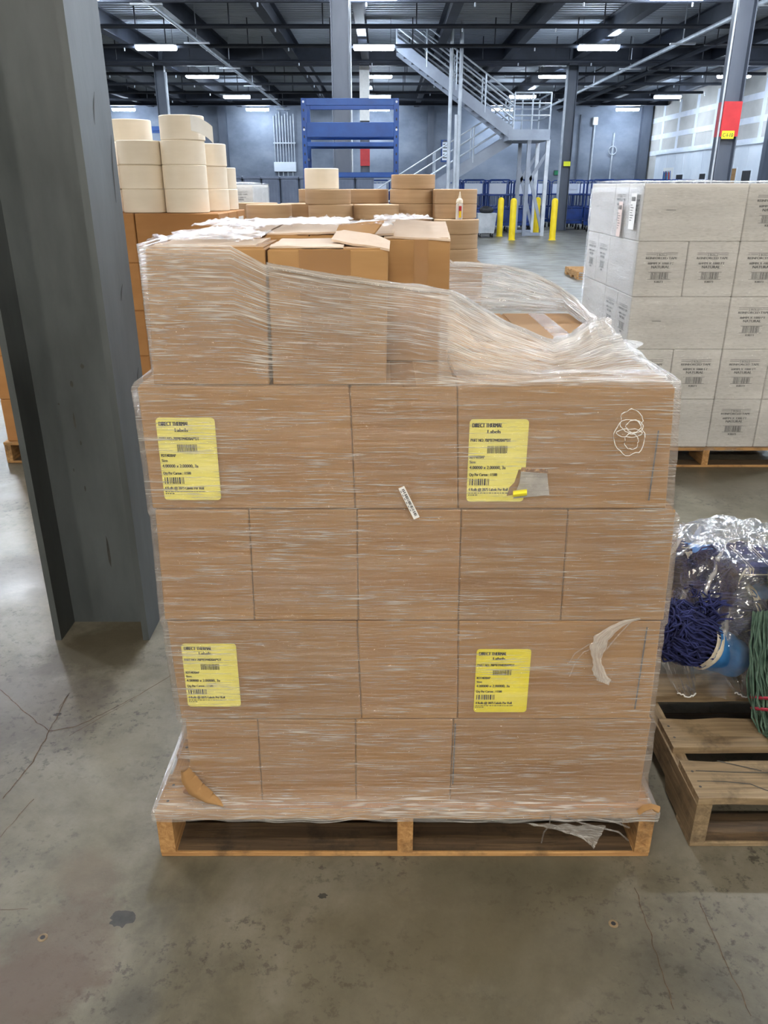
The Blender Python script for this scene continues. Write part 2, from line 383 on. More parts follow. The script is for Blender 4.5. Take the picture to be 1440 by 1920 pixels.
def add_text(mb, body, size, x, z, y=0, width=None, align='L', bold=0):
    """text in the XZ plane, facing -Y, baseline at z; width stretches it to fit"""
    v, f = text_verts(body, size)
    xs = [p[0] for p in v]; w = max(xs)-min(xs); k = 1 if width is None else width/w
    off = {'L': 0, 'C': -w*k/2, 'R': -w*k}[align]
    for dx in ((0, bold, -bold) if bold else (0,)):
        n = len(mb.v)
        mb.v += [(x+off+(p[0]-min(xs))*k+dx, y-(.00005 if dx > 0 else 0), z+p[1]) for p in v]
        mb.f += [tuple(n+i for i in q) for q in f]
def add_bars(mb, x0, x1, z0, z1, y=0, seed=1, mn=.0006, mx=.0028):
    rnd = random.Random(seed); x = x0
    while x < x1:
        w = min(rnd.uniform(mn, mx), x1-x); mb.quad((x, y, z0), (x+w, y, z0), (x+w, y, z1), (x, y, z1)); x += w+rnd.uniform(mn, mx*.8)
def add_rect(mb, x0, x1, z0, z1, y=0): mb.quad((x0, y, z0), (x1, y, z0), (x1, y, z1), (x0, y, z1))

# ================================================================== THE BUILDING
XL, XR, YB, YF, ZC = -20.0, 15.0, -12.0, 48.6, 6.15
COLX, COLY = (-8.0, -0.75, 6.72), (17.1, 31.7, 46.3)
tag(MB().box(XL, XR, YB, YF, -.2, 0).build('floor', 'floor'), 'stained grey concrete warehouse floor with dull shine', kind='structure')
# corrugated roof deck
prof = []
y = YB
while y < YF:
    prof += [(y, ZC), (y+.10, ZC), (y+.13, ZC+.05), (y+.27, ZC+.05)]; y += .30
prof.append((y, ZC))
mb = MB()
for (y, z) in prof: mb.v += [(XL, y, z), (XR, y, z)]
mb.f = [(2*i, 2*i+1, 2*i+3, 2*i+2) for i in range(len(prof)-1)]
mb.box(XL, XR, YB, YF, ZC+.055, ZC+.2)
tag(mb.build('ceiling', 'deck', recalc=False), 'white corrugated metal roof deck above dark beams', kind='structure')
tag(MB().box(XL, XR, YF, YF+.2, 0, ZC+.2).build('wall_far', 'wall'), 'mottled blue-grey concrete wall at the end of the hall', kind='structure')
tag(MB().box(XL, XR, YB-.2, YB, 0, ZC+.2).build('wall_near', 'wall'), 'grey concrete wall behind the viewpoint', kind='structure')
tag(MB().box(XL-.2, XL, YB, YF, 0, ZC+.2).build('wall_side', 'wall'), 'grey concrete side wall opposite the unpainted drywall', kind='structure')
wr = tag(MB().box(XR, XR+.2, YB, YF, 0, ZC+.2).build('wall_drywall', 'drywall'), 'unpainted drywall with pale taped joints above white office panels', kind='structure')
for i, yy in enumerate([20+2.42*k for k in range(12)]):
    MB().box(XR-.012, XR, yy-.16, yy+.16, 3.1, 5.6).build('joint_strip', 'joint', wr)
for zz in (3.25, 4.05, 4.9):
    MB().box(XR-.014, XR, 18, YF, zz-.12, zz+.12).build('joint_strip', 'joint', wr)
# wall pilasters + panel seams on the far wall
for xx, w in ((-9.0, .45), (14.6, .5), (2.6, .35)):
    tag(MB().box(xx-w/2, xx+w/2, YF-.35, YF, 0, ZC).build('trim_%d' % (1 if xx < 0 else 2 if xx > 10 else 3), 'far_steel'), 'dark steel post against the concrete end wall, ' + ('by the conduits' if xx < 0 else 'in the drywall corner' if xx > 10 else 'behind the stairs'), kind='structure')
# office front: white panels, each its own
off = tag(MB().box(XR-.25, XR-.14, 16, 46.4, 0, 3.12).build('wall_office', 'panel'), 'low white panelled office wall under the drywall', kind='structure')
yy = 17.0
me_p = MB().bbox(-.02, 0, -.6, .6, 0, 3.1, .006).mesh('panel', 'panel')
while yy < 46:
    link('panel', me_p, off, (XR-.25, yy, .01)); yy += 1.22
MB().box(XR-.32, XR-.12, 16, 46.4, 3.12, 3.2).build('cap_rail', 'panel', off)
for (px, w, mt, nm, lb, zz) in ((1275, 1.0, 'dark', 'office_window', 'dark', (1.2, 2.15)), (1318, .8, 'dark', 'office_window', 'd', (1.2, 2.15)), (1400, .9, 'dark', 'office_window', 'd', (1.15, 2.2)), (1436, 1.1, 'dark', 'office_window', 'd', (1.15, 2.2)), (1374, .75, 'card', 'covered_window', 'b', (1.1, 2.3))):
    z = (XR-.28)*F_PX/(px-720); D = z*1.09
    f = MB().box(XR-.30, XR-.27, D-w/2, D+w/2, zz[0], zz[1]).build(nm, 'panel', off)
    MB().box(XR-.306, XR-.30, D-w/2+.05, D+w/2-.05, zz[0]+.05, zz[1]-.05).build('pane', mt, f)
D = (XR-.28)*F_PX/(1252-720)*1.09
po = thing('wall_poster', 'poster of coloured diagonal strokes on the white office wall', 'poster', (XR-.275, D, 1.45))
MB().box(-.01, 0, -.75, .75, 0, 1.0).build('sheet', 'paper', po)
for k in range(9):
    m = ('blue', 'red', 'yarn_green', 'fabric')[k % 4]
    MB().beam((-.014, -.6+k*.15, .12+.05*(k % 3)), (-.014, -.5+k*.15+(.12 if k < 5 else -.12), .85-.06*(k % 2)), .012, .075, (1, 0, 0)).build('stroke', m, po)
# columns: wide-flange, flange planes facing sideways
def column(x, y, h, mat, base=True):
    mb = MB()
    a, fl, tf, tw = .173, .149, .022, .015
    mb.box(-a, -a+tf, -fl, fl, 0, h); mb.box(a-tf, a, -fl, fl, 0, h); mb.box(-a+tf, a-tf, -tw, tw, 0, h)
    return mb, (x, y, 0)
def add_column(x, y, label, mat, h=ZC):
    mb, loc = column(x, y, h, mat)
    o = mb.build('column', mat); o.location = loc
    return tag(o, label, 'column', kind='structure')
c0 = add_column(-1.041, 2.625, 'scuffed dark grey steel column beside the film-wrapped carton stack', 'steel')
for k, (zz, xx, rr, hh) in enumerate(((.93, -.02, .006, .011), (.99, .025, .006, .009), (.80, -.03, .003, .028), (.72, -.02, .003, .008), (.3, .02, .005, .06), (.86, -.075, .003, .004), (.55, -.03, .003, .012), (.62, -.06, .002, .007))):
    pts = [(xx+rr*math.cos(t)*random.uniform(.8, 1.2), -.0158, zz+hh*math.sin(t)*random.uniform(.8, 1.2)) for t in (i*2*math.pi/10 for i in range(10))]
    MB().quad(*pts).build('paint_scuff', 'stain', c0)
mbm = MB()
for (zz, yy, ln) in ((1.72, -.02, .09), (1.5, .09, .2), (1.2, .02, .05), (.9, .08, .06)):
    MB().prism([(.174, yy, zz), (.174, yy+.012, zz+ln*.4), (.174, yy+.03, zz+ln), (.174, yy+.005, zz+ln*.5)], (.0004, 0, 0)).build('paint_scuff', 'stain', c0)
wh = ('behind the tall blue rack', 'with a white cap, coloured as lit, and red band', '')
cols = {}
for cx, cy, lab in ((-.83, 17.1, 'slate grey steel column rising behind the blue rack, no paint bands'),
                    (-.70, 31.7, 'slender steel column with a small red band beyond the blue rack'),
                    (-8.0, 31.7, 'dark steel column with pale cable sleeve above the cream rolls'),
                    (6.76, 17.1, 'dark steel column with broad red band and yellow tag over the white cartons'),
                    (6.74, 31.7, 'steel column with a small yellow tag beside the bollards'),
                    (-8.0, 17.1, 'dark steel column hidden beyond the near column'), (14.2, 31.7, 'dark steel column close to the office wall')):
    cols[cx, cy] = add_column(cx, cy, lab, 'far_steel')
def band(o, z0, z1, mat, name='colour_band'):
    MB().box(-.1755, .1755, -.1515, .1515, z0, z1).build(name, mat, o)
zr0 = W(1360, 256, 17.1-.15).z; zr1 = W(1368, 190, 17.1-.15).z
band(cols[6.76, 17.1], zr0, zr1, 'red')
b_ = MB().box(-.14, .1, -.158, -.152, zr0-.04, zr0+.1).build('grid_tag', 'tagyellow', cols[6.76, 17.1])
mb = MB(); add_text(mb, 'C-I-10', .1, -.02, zr0-.008, -.1585, .2, 'C', .003); mb.build('printed_text', 'ink', b_)
MB().tube([(-.2, -.12, 0), (-.2, -.12, ZC)], .02, 8).build('conduit', 'galv', cols[6.76, 17.1])
band(cols[-.70, 31.7], W(686, 311, 31.5).z, W(686, 277, 31.5).z, 'red')
band(cols[-.70, 31.7], W(686, 226, 31.5).z, 5.5, 'paper')  # white column top; its bright lighting is put into the band colour
zt = W(1060, 307, 31.5).z
MB().box(-.1, .15, -.158, -.152, zt-.08, zt+.08).build('grid_tag', 'tagyellow', cols[6.74, 31.7])
MB().tube([(-.22, -.12, 0), (-.22, -.12, 5.5)], .05, 8).build('conduit', 'galv', cols[6.74, 31.7])
MB().tube([(.22, -.12, 0), (.22, -.12, 5.3)], .05, 8).build('conduit', 'galv', cols[-8.0, 31.7])
MB().tube([(.20, -.12, 0), (.20, -.12, ZC)], .015, 8).build('conduit', 'galv', cols[-.83, 17.1])
# roof beams along the hall, girders across
def ibeam(mb, L, h, w, tf=.03, tw=.02):
    mb.box(-w/2, w/2, 0, L, 0, tf); mb.box(-w/2, w/2, 0, L, h-tf, h); mb.box(-tw/2, tw/2, 0, L, tf, h-tf); return mb
me_b = ibeam(MB(), YF-YB, .52, .26).mesh('roof_beam', 'beam')
for k in range(-5, 10):
    x = -.65+2.45*k
    if XL < x-.2 and x+.2 < XR: tag(link('roof_beam', me_b, None, (x, YB, ZC-.52)), 'dark slate roof beam running lengthways under the white deck', 'beam', 'lengthways roof beams', 'structure')
me_g = ibeam(MB(), XR-XL, .62, .3).mesh('girder', 'beam')
for gy, lb in ((2.62, 'over the near steel column'), (17.1, 'over the column with the broad red band'), (31.7, 'over the staircase'), (46.3, 'close to the end wall'), (-11.2, 'behind the viewpoint')):
    o = tag(link('girder', me_g, None, (XL, gy, ZC-.64)), 'deep dark girder crossing the hall ' + lb, 'girder', None, 'structure'); o.rotation_euler.z = -math.pi/2
# sprinkler lines with hangers
def pipe(y, x0, x1, z, label):
    t = thing('sprinkler_pipe', label, 'pipe', (0, y, z), group='sprinkler pipes across the hall')
    MB().tube([(x0, 0, 0), (x1, 0, 0)], .055, 8).build('pipe_run', 'pipe', t)
    k = x0+.7
    while k < x1:
        MB().tube([(k, 0, 0), (k, 0, ZC-z)], .018, 6).build('hanger_rod', 'pipe', t)
        MB().tube([(k+1.2, 0, -.13), (k+1.2, 0, 0)], .022, 6).build('sprinkler_head', 'galv', t)
        k += 2.45*2 if y > 40 else 2.45
for k in range(8):
    y = 20.6+3.1*k
    if abs(y-31.7) > .4: pipe(y, -17, 14.2, 5.42, 'thin black sprinkler pipe hung across the hall on short rods')
# lengthways conduits under the deck
for x, z, r, mt, lb in ((-5.2, 5.29, .05, 'galv', 'pale conduit run slung under the beams above the cream rolls'), (8.3, 5.27, .06, 'galv', 'pale duct pipe slung under the beams above the white cartons'), (9.25, 5.25, .09, 'pipe', 'thick dark pipe slung under the beams above the white cartons')):
    t = thing('conduit_run', lb, 'pipe', (x, 14, z))
    MB().tube([(0, 0, 0), (0, 32, 0)], r, 8).build('pipe_run', mt, t)
    for k in range(7):
        MB().tube([(0, 1+5*k, 0), (0, 1+5*k, ZC-z)], .015, 6).build('hanger_rod', mt, t)
        MB().box(-.35, .35, .95+5*k, 1.05+5*k, -.08, -.04).build('strut', mt, t)
# lamps
for ly in LAMP_Y:
    for lx in LAMP_X:
        near = ly < 3
        t = thing('ceiling_light', 'bright linear LED tube light hung below the roof beams', 'light', (lx, ly, LAMP_Z), group='linear LED lights hung in rows')
        MB().bbox(-.62, .62, -.14, .14, .075, .12, .01).build('housing', 'galv', t)
        MB().bbox(-.6, .6, -.12, .12, -.04, .075, .03).build('diffuser', 'lamp%d' % (3 if ly < -3 else 1 if near else 2 if ly < 16 else 0), t)
        for sx in (-.5, .5): MB().tube([(sx, 0, .12), (sx, 0, ZC-LAMP_Z+.02)], .006, 5).build('hanging_cable', 'pipe', t)

# ------------------------------------------------------------------ far wall fittings
p = W(535, 313, YF-.15)
t = thing('electrical_panel', 'pale electrical trunking box under a bundle of vertical conduits', 'panel', (p.x, YF-.02, p.z))
MB().bbox(-.62, .62, -.3, 0, -.25, .25, .02).build('box', 'panel', t)
for k in range(8):
    x = -.55+k*.157
    MB().tube([(x, -.1, .25), (x, -.1, 2.6+.1*(k % 3))], .03, 6).build('conduit', 'galv', t)
for k in range(4): MB().tube([(-.4+k*.27, -.1, -.25), (-.4+k*.27, -.1, -.55)], .04, 6).build('conduit_stub', 'galv', t)
MB().box(-.62, .62, -.14, -.05, 1.2, 1.26).build('strut', 'galv', t)
for px, y0, y1, lb in ((1116, 229, 430, 'white-topped'), (1152, 249, 430, 'looped'), (1090, 215, 430, 'thin dark')):
    a = W(px, y0, YF-.1)
    t = thing('wall_conduit', lb + ' vertical conduit on the end wall beyond the carts', 'conduit', (a.x, YF-.06, 0))
    MB().tube([(0, 0, 0), (0, 0, a.z)], .05, 6).build('pipe_run', 'galv' if px != 1090 else 'far_steel', t)
    if px == 1116: MB().bbox(-.14, .14, -.12, .05, a.z-.15, a.z+.25, .03).build('sensor', 'paper', t)
    if px == 1152: MB().tube([(.22*math.cos(q), -.04, a.z-.9+.22*math.sin(q)) for q in (i*math.pi/8 for i in range(17))], .03, 5, False).build('cable_loop', 'galv', t)
a = W(1046, 324, YF-.1)
t = thing('exit_sign', 'small green exit sign on the end wall', 'sign', (a.x, YF, a.z))
MB().bbox(-.22, .22, -.08, 0, -.13, .13, .015).build('housing', 'dark', t); MB().box(-.2, .2, -.09, -.08, -.11, .11).build('face', 'exit', t)
a = W(828, 262, YF-.1); b = W(842, 304, YF-.1)
t = thing('wall_sign', 'white notice sheet in a blue frame on the end wall', 'sign', (a.x, YF, b.z))
MB().bbox(-.02, b.x-a.x+.1, -.05, 0, 0, a.z-b.z, .01).build('frame', 'blue', t); MB().box(.06, b.x-a.x, -.06, -.05, .1, a.z-b.z-.12).build('sheet', 'panel', t)
for k in range(6): MB().box(.1, b.x-a.x-.05, -.064, -.06, .2+.17*k, .26+.17*k).build('text_line', 'ink_grey', t)

# ------------------------------------------------------------------ staircase
SY0, SY1, SY2 = 28.0, 29.05, 30.1
st = thing('metal_staircase', 'grey steel switchback staircase with tube railings and a landing', 'staircase', (0, 0, 0))
up0, up1 = W(962, 252, SY0), W(744, 82, SY0)
lo0 = W(952, 262, SY2); lo1 = W(817, 347, SY2)
sl = (lo1.z-lo0.z)/(lo1.x-lo0.x); lo1 = Vector((lo0.x-(lo0.z-.02)/sl, SY2, .02))
zl = up0.z
def stringer(a, b, y, nm='stringer'):
    d = Vector((0, 0, .19)); a = Vector((a.x, y, a.z)); b = Vector((b.x, y, b.z))
    MB().prism([a-d, b-d, b+d, a+d], (0, .05, 0)).build(nm, 'stair', st)
for yy in (SY0, SY1-.05): stringer(up0, up1, yy)
for yy in (SY1+.05, SY2-.05): stringer(lo0, lo1, yy)
n = 15
for k in range(n):
    q = up0.lerp(up1, (k+.5)/n); MB().box(q.x-.14, q.x+.14, SY0+.05, SY1-.05, q.z-.02, q.z+.02).build('tread', 'stair', st)
n = int((lo0.z)/.19)
for k in range(n):
    q = lo0.lerp(lo1, (k+.5)/n); MB().box(q.x-.14, q.x+.14, SY1+.1, SY2-.05, q.z-.02, q.z+.02).build('tread', 'stair', st)
lx1 = W(1031, 255, SY0).x
MB().box(up0.x-.15, lx1, SY0-.012, SY2, zl-.17, zl+.15).build('landing', 'stair', st)
def rail(a, b, y, n, nm='handrail'):
    a = Vector((a.x, y, a.z)); b = Vector((b.x, y, b.z))
    for h in (.45, .8, 1.1): MB().tube([a+Vector((0, 0, h)), b+Vector((0, 0, h))], .028, 6).build(nm, 'galv', st)
    for k in range(n):
        q = a.lerp(b, k/(n-1)); MB().tube([q, q+Vector((0, 0, 1.1))], .028, 6).build('rail_post', 'galv', st)
for yy in (SY0+.02, SY1-.02): rail(up0, up1, yy, 5)
for yy in (SY1+.06, SY2-.02): rail(lo0, lo1, yy, 5)
L0, L1 = Vector((up0.x, SY0+.03, zl+.1)), Vector((lx1-.03, SY0+.03, zl+.1))
for a, b in ((L0, L1), (Vector((up0.x, SY2-.03, zl+.1)), Vector((lx1-.03, SY2-.03, zl+.1)))): rail(a, b, a.y, 3)
for h in (.45, .8, 1.1): MB().tube([(lx1-.03, SY0+.03, zl+.1+h), (lx1-.03, SY2-.03, zl+.1+h)], .028, 6).build('handrail', 'galv', st)
# landing support frame
f0, f1 = W(981, 440, SY0).x+.02, W(1004, 445, SY0).x+.05
for yy in (SY0+.1, SY2-.15):
    MB().box(f0-.06, f0+.06, yy-.06, yy+.06, 0, zl-.15).build('support_post', 'stair', st)
    MB().box(f1+.1, f1+.22, yy-.06, yy+.06, 0, zl-.15).build('support_post', 'galv', st)
    MB().beam((f0, yy, 1.6), (f1+.16, yy, 2.6), .07, .1).build('brace', 'stair', st)
    MB().beam((f1+.16, yy, .12), (f0, yy, 2.2), .07, .1).build('brace', 'stair', st)
    MB().beam((f0, yy, .06), (f1+.2, yy, .06), .1, .1).build('base_rail', 'stair', st)
for px0, y0, lb in ((847, 97, 'tall thin'), (865, 112, 'tall thin'), (856, 215, 'shorter')):
    a = W(px0, y0, 27.4)
    z1 = ZC if y0 < 200 else a.z
    t = thing('riser_pipe', lb + ' galvanised riser pipe in front of the staircase', 'pipe', (a.x, 27.4, 0), group='riser pipes by the staircase' if y0 < 200 else None)
    MB().tube([(0, 0, 0), (0, 0, z1)], .06, 8).build('pipe_run', 'galv', t)
    MB().lathe([(.0, .02), (.075, .02), (.075, 0)], 10).build('floor_flange', 'galv', t)
# ------------------------------------------------------------------ bollards
for px, py, lb in ((936, 443, 'one beside the grey bin'), (959, 450, 'alone between the bin and the landing support'), (1004, 441, 'half hidden by the landing support'), (1035, 450, 'one beside the tagged column')):
    v = (960-py)/F_PX; z = CAM_H/(S_-v*C_); D = z*(C_+v*S_)
    t = thing('bollard', 'yellow safety bollard, ' + lb, 'bollard', ((px-720)/F_PX*z, D, 0))
    MB().lathe([(.10, 0), (.10, 1.12), (.094, 1.16), (.07, 1.2), (.03, 1.22), (0, 1.225)], 16).build('post', 'yellow', t, True)
    MB().lathe([(.125, 0), (.125, .012), (.1, .012)], 16).build('floor_collar', 'yellow', t)

# ------------------------------------------------------------------ carts
def cart():
    t = thing('picking_cart', 'blue steel picking cart with tall tube handle parked in the row', 'cart', group='blue carts along the end wall')
    w, d = .42, .30
    MB().bbox(-w, w, -d, d, .22, .34, .015).build('base_tray', 'cartblue', t)
    MB().bbox(-w, w, -d, d, .78, .84, .012).build('shelf', 'cartblue', t)
    MB().box(-w, w, -d-.01, -d, .36, .76).build('front_panel', 'cartblue', t)
    MB().bbox(-w, w, -d, d, 1.24, 1.29, .012).build('shelf', 'cartblue', t)
    for s in (-1, 1):
        MB().tube([(s*w, -d, .2), (s*w, -d, 1.62), (s*w*.93, -d, 1.74), (s*w*.8, -d, 1.78), (0, -d, 1.78)], .02, 6).build('handle_tube', 'cartblue', t)
        MB().tube([(s*w, d, .2), (s*w, d, 1.62), (s*w, d-.1, 1.72), (s*w, -d, 1.72)], .02, 6).build('side_tube', 'cartblue', t)
    for k in range(5): MB().tube([(-.3+k*.15, d, .84), (-.3+k*.15, d, 1.7)], .012, 6).build('bar', 'cartblue', t)
    MB().box(-.3, .3, d-.1, d-.08, 1.3, 1.66).build('liner', 'panel', t)
    for sx in (-1, 1):
        for sy in (-1, 1):
            wh = MB().tube([(sx*.34-.025, sy*.22, .09), (sx*.34+.025, sy*.22, .09)], .09, 12).build('wheel', 'dark', t)
            MB().box(sx*.34-.035, sx*.34+.035, sy*.22-.03, sy*.22+.03, .1, .22).build('fork', 'galv', t)
    return t
ct = cart(); k = 0
for row, (yy, dz) in enumerate(((30.8, 0), (32.6, 0), (34.5, 0))):
    x = -.2 if row else 1.4
    while x < 12.5:
        if not (row == 0 and (5.3 < x < 6.5)) and abs(x-6.74)+abs(yy-31.7) > 1.4 and not (row == 0 and x < 1.2):
            o = ct if k == 0 else dup(ct)
            o['label'] = 'blue steel picking cart with tall tube handle in the %s row of carts' % ('front', 'middle', 'rear')[row]
            o.location = (x+random.uniform(-.015, .015), yy+random.uniform(-.1, .1), 0); o.rotation_euler.z = random.uniform(-.02, .02); k += 1
        x += .93
# grey bin on wheels
p = W(910, 440, 27.4)
t = thing('wheeled_bin', 'pale grey wheeled bin with a black bag on top', 'bin', (p.x, 27.4, 0))
mb = MB(); mb.prism([(-.25, -.25, .14), (.25, -.25, .14), (.25, .25, .14), (-.25, .25, .14)], (0, 0, .01)); mb.v[4:8] = [(-.31, -.3, .75), (.31, -.3, .75), (.31, .3, .75), (-.31, .3, .75)]
mb.build('tub', 'galv', t)
MB().grid(lambda u, v: (.24*math.sin(v*3.14)*math.cos(u*6.283), .22*math.sin(v*3.14)*math.sin(u*6.283), .84-.12*math.cos(v*3.14)+.03*noise.noise((u*8, v*6, 1))), 16, 8, True).build('bag', 'dark', t, True)
for sx in (-1, 1):
    for sy in (-1, 1): MB().tube([(sx*.2-.02, sy*.2, .07), (sx*.2+.02, sy*.2, .07)], .07, 10).build('caster', 'dark', t); MB().box(sx*.2-.03, sx*.2+.03, sy*.2-.03, sy*.2+.03, .08, .15).build('fork', 'galv', t)

# ------------------------------------------------------------------ blue racks
def rack(label, loc):
    t = thing('shelving_rack', label, 'rack', loc)
    w, d, h = .585, .3, 2.57
    for sx in (-1, 1):
        for sy in (-1, 1):
            p = MB().box(sx*w-.03, sx*w+.03, sy*d-.02, sy*d+.02, 0, h).build('upright', 'blue', t)
            if sy < 0:
                for k in range(24): MB().box(sx*w-.008, sx*w+.008, -d-.0215, -d-.02, .12+k*.1, .15+k*.1).build('slot', 'dark', p)
        for k in range(6): MB().beam((sx*w, -d, .2+k*.42), (sx*w, d, .2+k*.42), .02, .03).build('side_tie', 'blue', t)
    for sy in (-1, 1):
        for (z0, z1) in ((h-.08, h), (2.13, 2.30), (2.02, 2.07), (1.66, 1.72), (1.0, 1.1), (.15, .25)):
            b = MB().bbox(-w+.03, w-.03, sy*d-.018, sy*d+.018, z0, z1, .004).build('beam', 'blue', t)
            if sy < 0 and z1 > 2.2:
                for sx in (-1, 1): MB().tube([(sx*(w), -d-.03, (z0+z1)/2), (sx*(w), -d-.02, (z0+z1)/2)], .014, 8).build('bolt', 'galv', b)
    MB().box(-w+.03, w-.03, -d+.02, d-.02, 2.06, 2.075).build('shelf_panel', 'blue', t)
    MB().box(-w+.03, w-.03, -d+.02, d-.02, 1.09, 1.105).build('shelf_panel', 'blue', t)
    return t
rk = rack('tall empty blue bolted shelving rack behind the kraft rolls', (W(657, 250, 11.0).x, 11.3, 0))
r2 = dup(rk, None, (-4.62, 16.2, 0), label='tall blue shelving rack behind the cream rolls, mostly hidden')
MB().box(-.2, .15, -.33, -.32, 2.55, 2.62).build('rack_tag', 'tagyellow', r2)
# slate crates
def crate(loc, lab, first=[None]):
    if first[0] is None:
        t = thing('slate_bin', lab, 'bin', group='slate grey bins stacked in the aisle')
        MB().bbox(-.165, .165, -.28, .28, 0, .56, .03).build('body', 'slate', t)
        for k in range(5): MB().box(-.13+k*.06, -.11+k*.06, -.29, -.279, .03, .5).build('rib', 'slate', t)
        MB().bbox(-.168, .168, -.29, .29, .52, .575, .012).build('rim', 'slate', t)
        first[0] = t; t.location = loc; return t
    return dup(first[0], None, loc, label=lab)
for c in range(8):
    for k in range(3): crate((W(436, 340, 15.5).x+c*.345, 15.8, .0005+k*.5765), '%s slate grey ribbed plastic bin of a stack behind the kraft rolls' % ('lowest', 'middle', 'topmost')[k])

# ------------------------------------------------------------------ pallets
def pallet(label, loc, w, d, wood, boards, H=.14, stringers=(0, .5, 1), rough=.003, bottom=(0, .42, .84), seed=1, rz=0, fl=.016):
    """boards: list of (y0, y1) of deck boards running across"""
    rnd = random.Random(seed)
    t = thing('wooden_pallet', label, 'pallet', loc, rz)
    bt = .014
    for (y0, y1) in boards:
        mb = MB(); n = 14; dx = rnd.uniform(-.004, .006)
        j = [[rnd.uniform(-rough, rough) for _ in range(4)] for _ in range(n+1)]
        for i in range(n+1):
            x = dx+(w-2*dx)*i/n; a = j[i]
            mb.v += [(x, y0+a[0], H-fl), (x, y1+a[1], H-fl), (x, y1+a[1], H+a[2]*.3), (x, y0+a[0], H+a[3]*.3)]
        for i in range(n):
            b = 4*i
            mb.f += [(b+q, b+(q+1) % 4, b+4+(q+1) % 4, b+4+q) for q in range(4)]
        mb.f += [(0, 1, 2, 3), (4*n, 4*n+1, 4*n+2, 4*n+3)]
        o = mb.build('deck_board', wood, t)
        for s in stringers:
            for q in (.3, .7):
                MB().lathe([(.004, .0006), (0, .0006)], 6, (s*(w-.04)+.02, y0+(y1-y0)*q, H+rough*.3)).build('nail', 'stain', o)
    for s in stringers:
        x0 = s*(w-.038); z0, z1 = bt, H-fl
        prof = [(0, z0), (.18*d, z0), (.2*d, z0+.035), (.38*d, z0+.035), (.4*d, z0), (.62*d, z0), (.64*d, z0+.035), (.82*d, z0+.035), (.84*d, z0), (d, z0), (d, z1), (0, z1)]
        MB().prism([(x0, y, z) for y, z in prof], (.038, 0, 0)).build('stringer', wood+'_y', t)
    for b in bottom:
        o = MB().bbox(0, w, b*d, b*d+.1, 0, bt, .002).build('bottom_board', wood, t)
        MB().box(.04, w-.04, b*d+.006, b*d+.098, bt, bt+.0008).build('shade_grime', 'wood_dirt_shade', o)  # dark sheet paints under-deck shade on the board top, mixed with dirt
    return t
def slats(d, widths, gap=None):
    out = []; n = len(widths); g = (d-sum(widths))/(n-1); y = 0
    for q in widths: out.append((y, y+q)); y += q+g
    return out
# main pallet
PX0, PX1, PY = -.557, .662, 1.468
MP = pallet('orange pine pallet under the film-wrapped brown carton stack', (PX0, PY, 0), PX1-PX0, 1.016, 'wood', slats(1.016, (.14, .09, .09, .09, .09, .14)), .138, seed=3)
# ================================================================== MAIN STACK OF CARTONS
U = .237
YF0 = 1.500
layers = {1: (.1445, .393, -.471, .630, -.467, .629), 2: (.396, .659, -.476, .623, -.482, .615), 3: (.662, .926, -.486, .620, -.478, .609), 4: (.929, 1.186, -.483, .588, -.484, .571)}
def carton_mesh(P, mat, bev=.0022):
    """P: 8 corners (x0..x1, y0..y1, z0..z1 order) -> chamfered slightly bulged box"""
    mb = MB().bbox(0, 1, 0, 1, 0, 1, .0)
    w = (P[1]-P[0]).length; d = (P[2]-P[0]).length; h = (P[4]-P[0]).length
    b = (bev/w, bev/d, bev/h)
    def tri(q):
        x, y, z = q
        a = P[0].lerp(P[1], x).lerp(P[2].lerp(P[3], x), y); c = P[4].lerp(P[5], x).lerp(P[6].lerp(P[7], x), y)
        return a.lerp(c, z)
    n0 = MB().bbox(0, 1, 0, 1, 0, 1, 1e-9)
    # rebuild with anisotropic bevel
    mb = MB(); X = (0, 1); sg = (1, -1)
    for i in (0, 1):
        for j in (0, 1):
            for k in (0, 1):
                for a in range(3):
                    p = [X[i]+sg[i]*b[0], X[j]+sg[j]*b[1], X[k]+sg[k]*b[2]]; p[a] = (X[i], X[j], X[k])[a]
                    mb.v.append(tuple(p))
    mb.f = n0.f
    mb.v = [tuple(tri(q)) for q in mb.v]
    return mb
ST_GROUP = {1: 'cartons in the bottom layer of the brown stack', 2: 'cartons in the second layer of the brown stack', 3: 'cartons in the third layer of the brown stack', 4: 'cartons in the fourth layer of the brown stack', 5: 'loose cartons on top of the brown stack'}
ORD = {1: 'bottom', 2: 'second', 3: 'third', 4: 'fourth', 5: 'top'}
front_cells = {1: [0, .155, .365, .575, 1], 2: [0, .385, .59, 1], 3: [0, .18, .388, .588, .793, 1], 4: [0, .395, .595, 1]}
main_boxes = {}
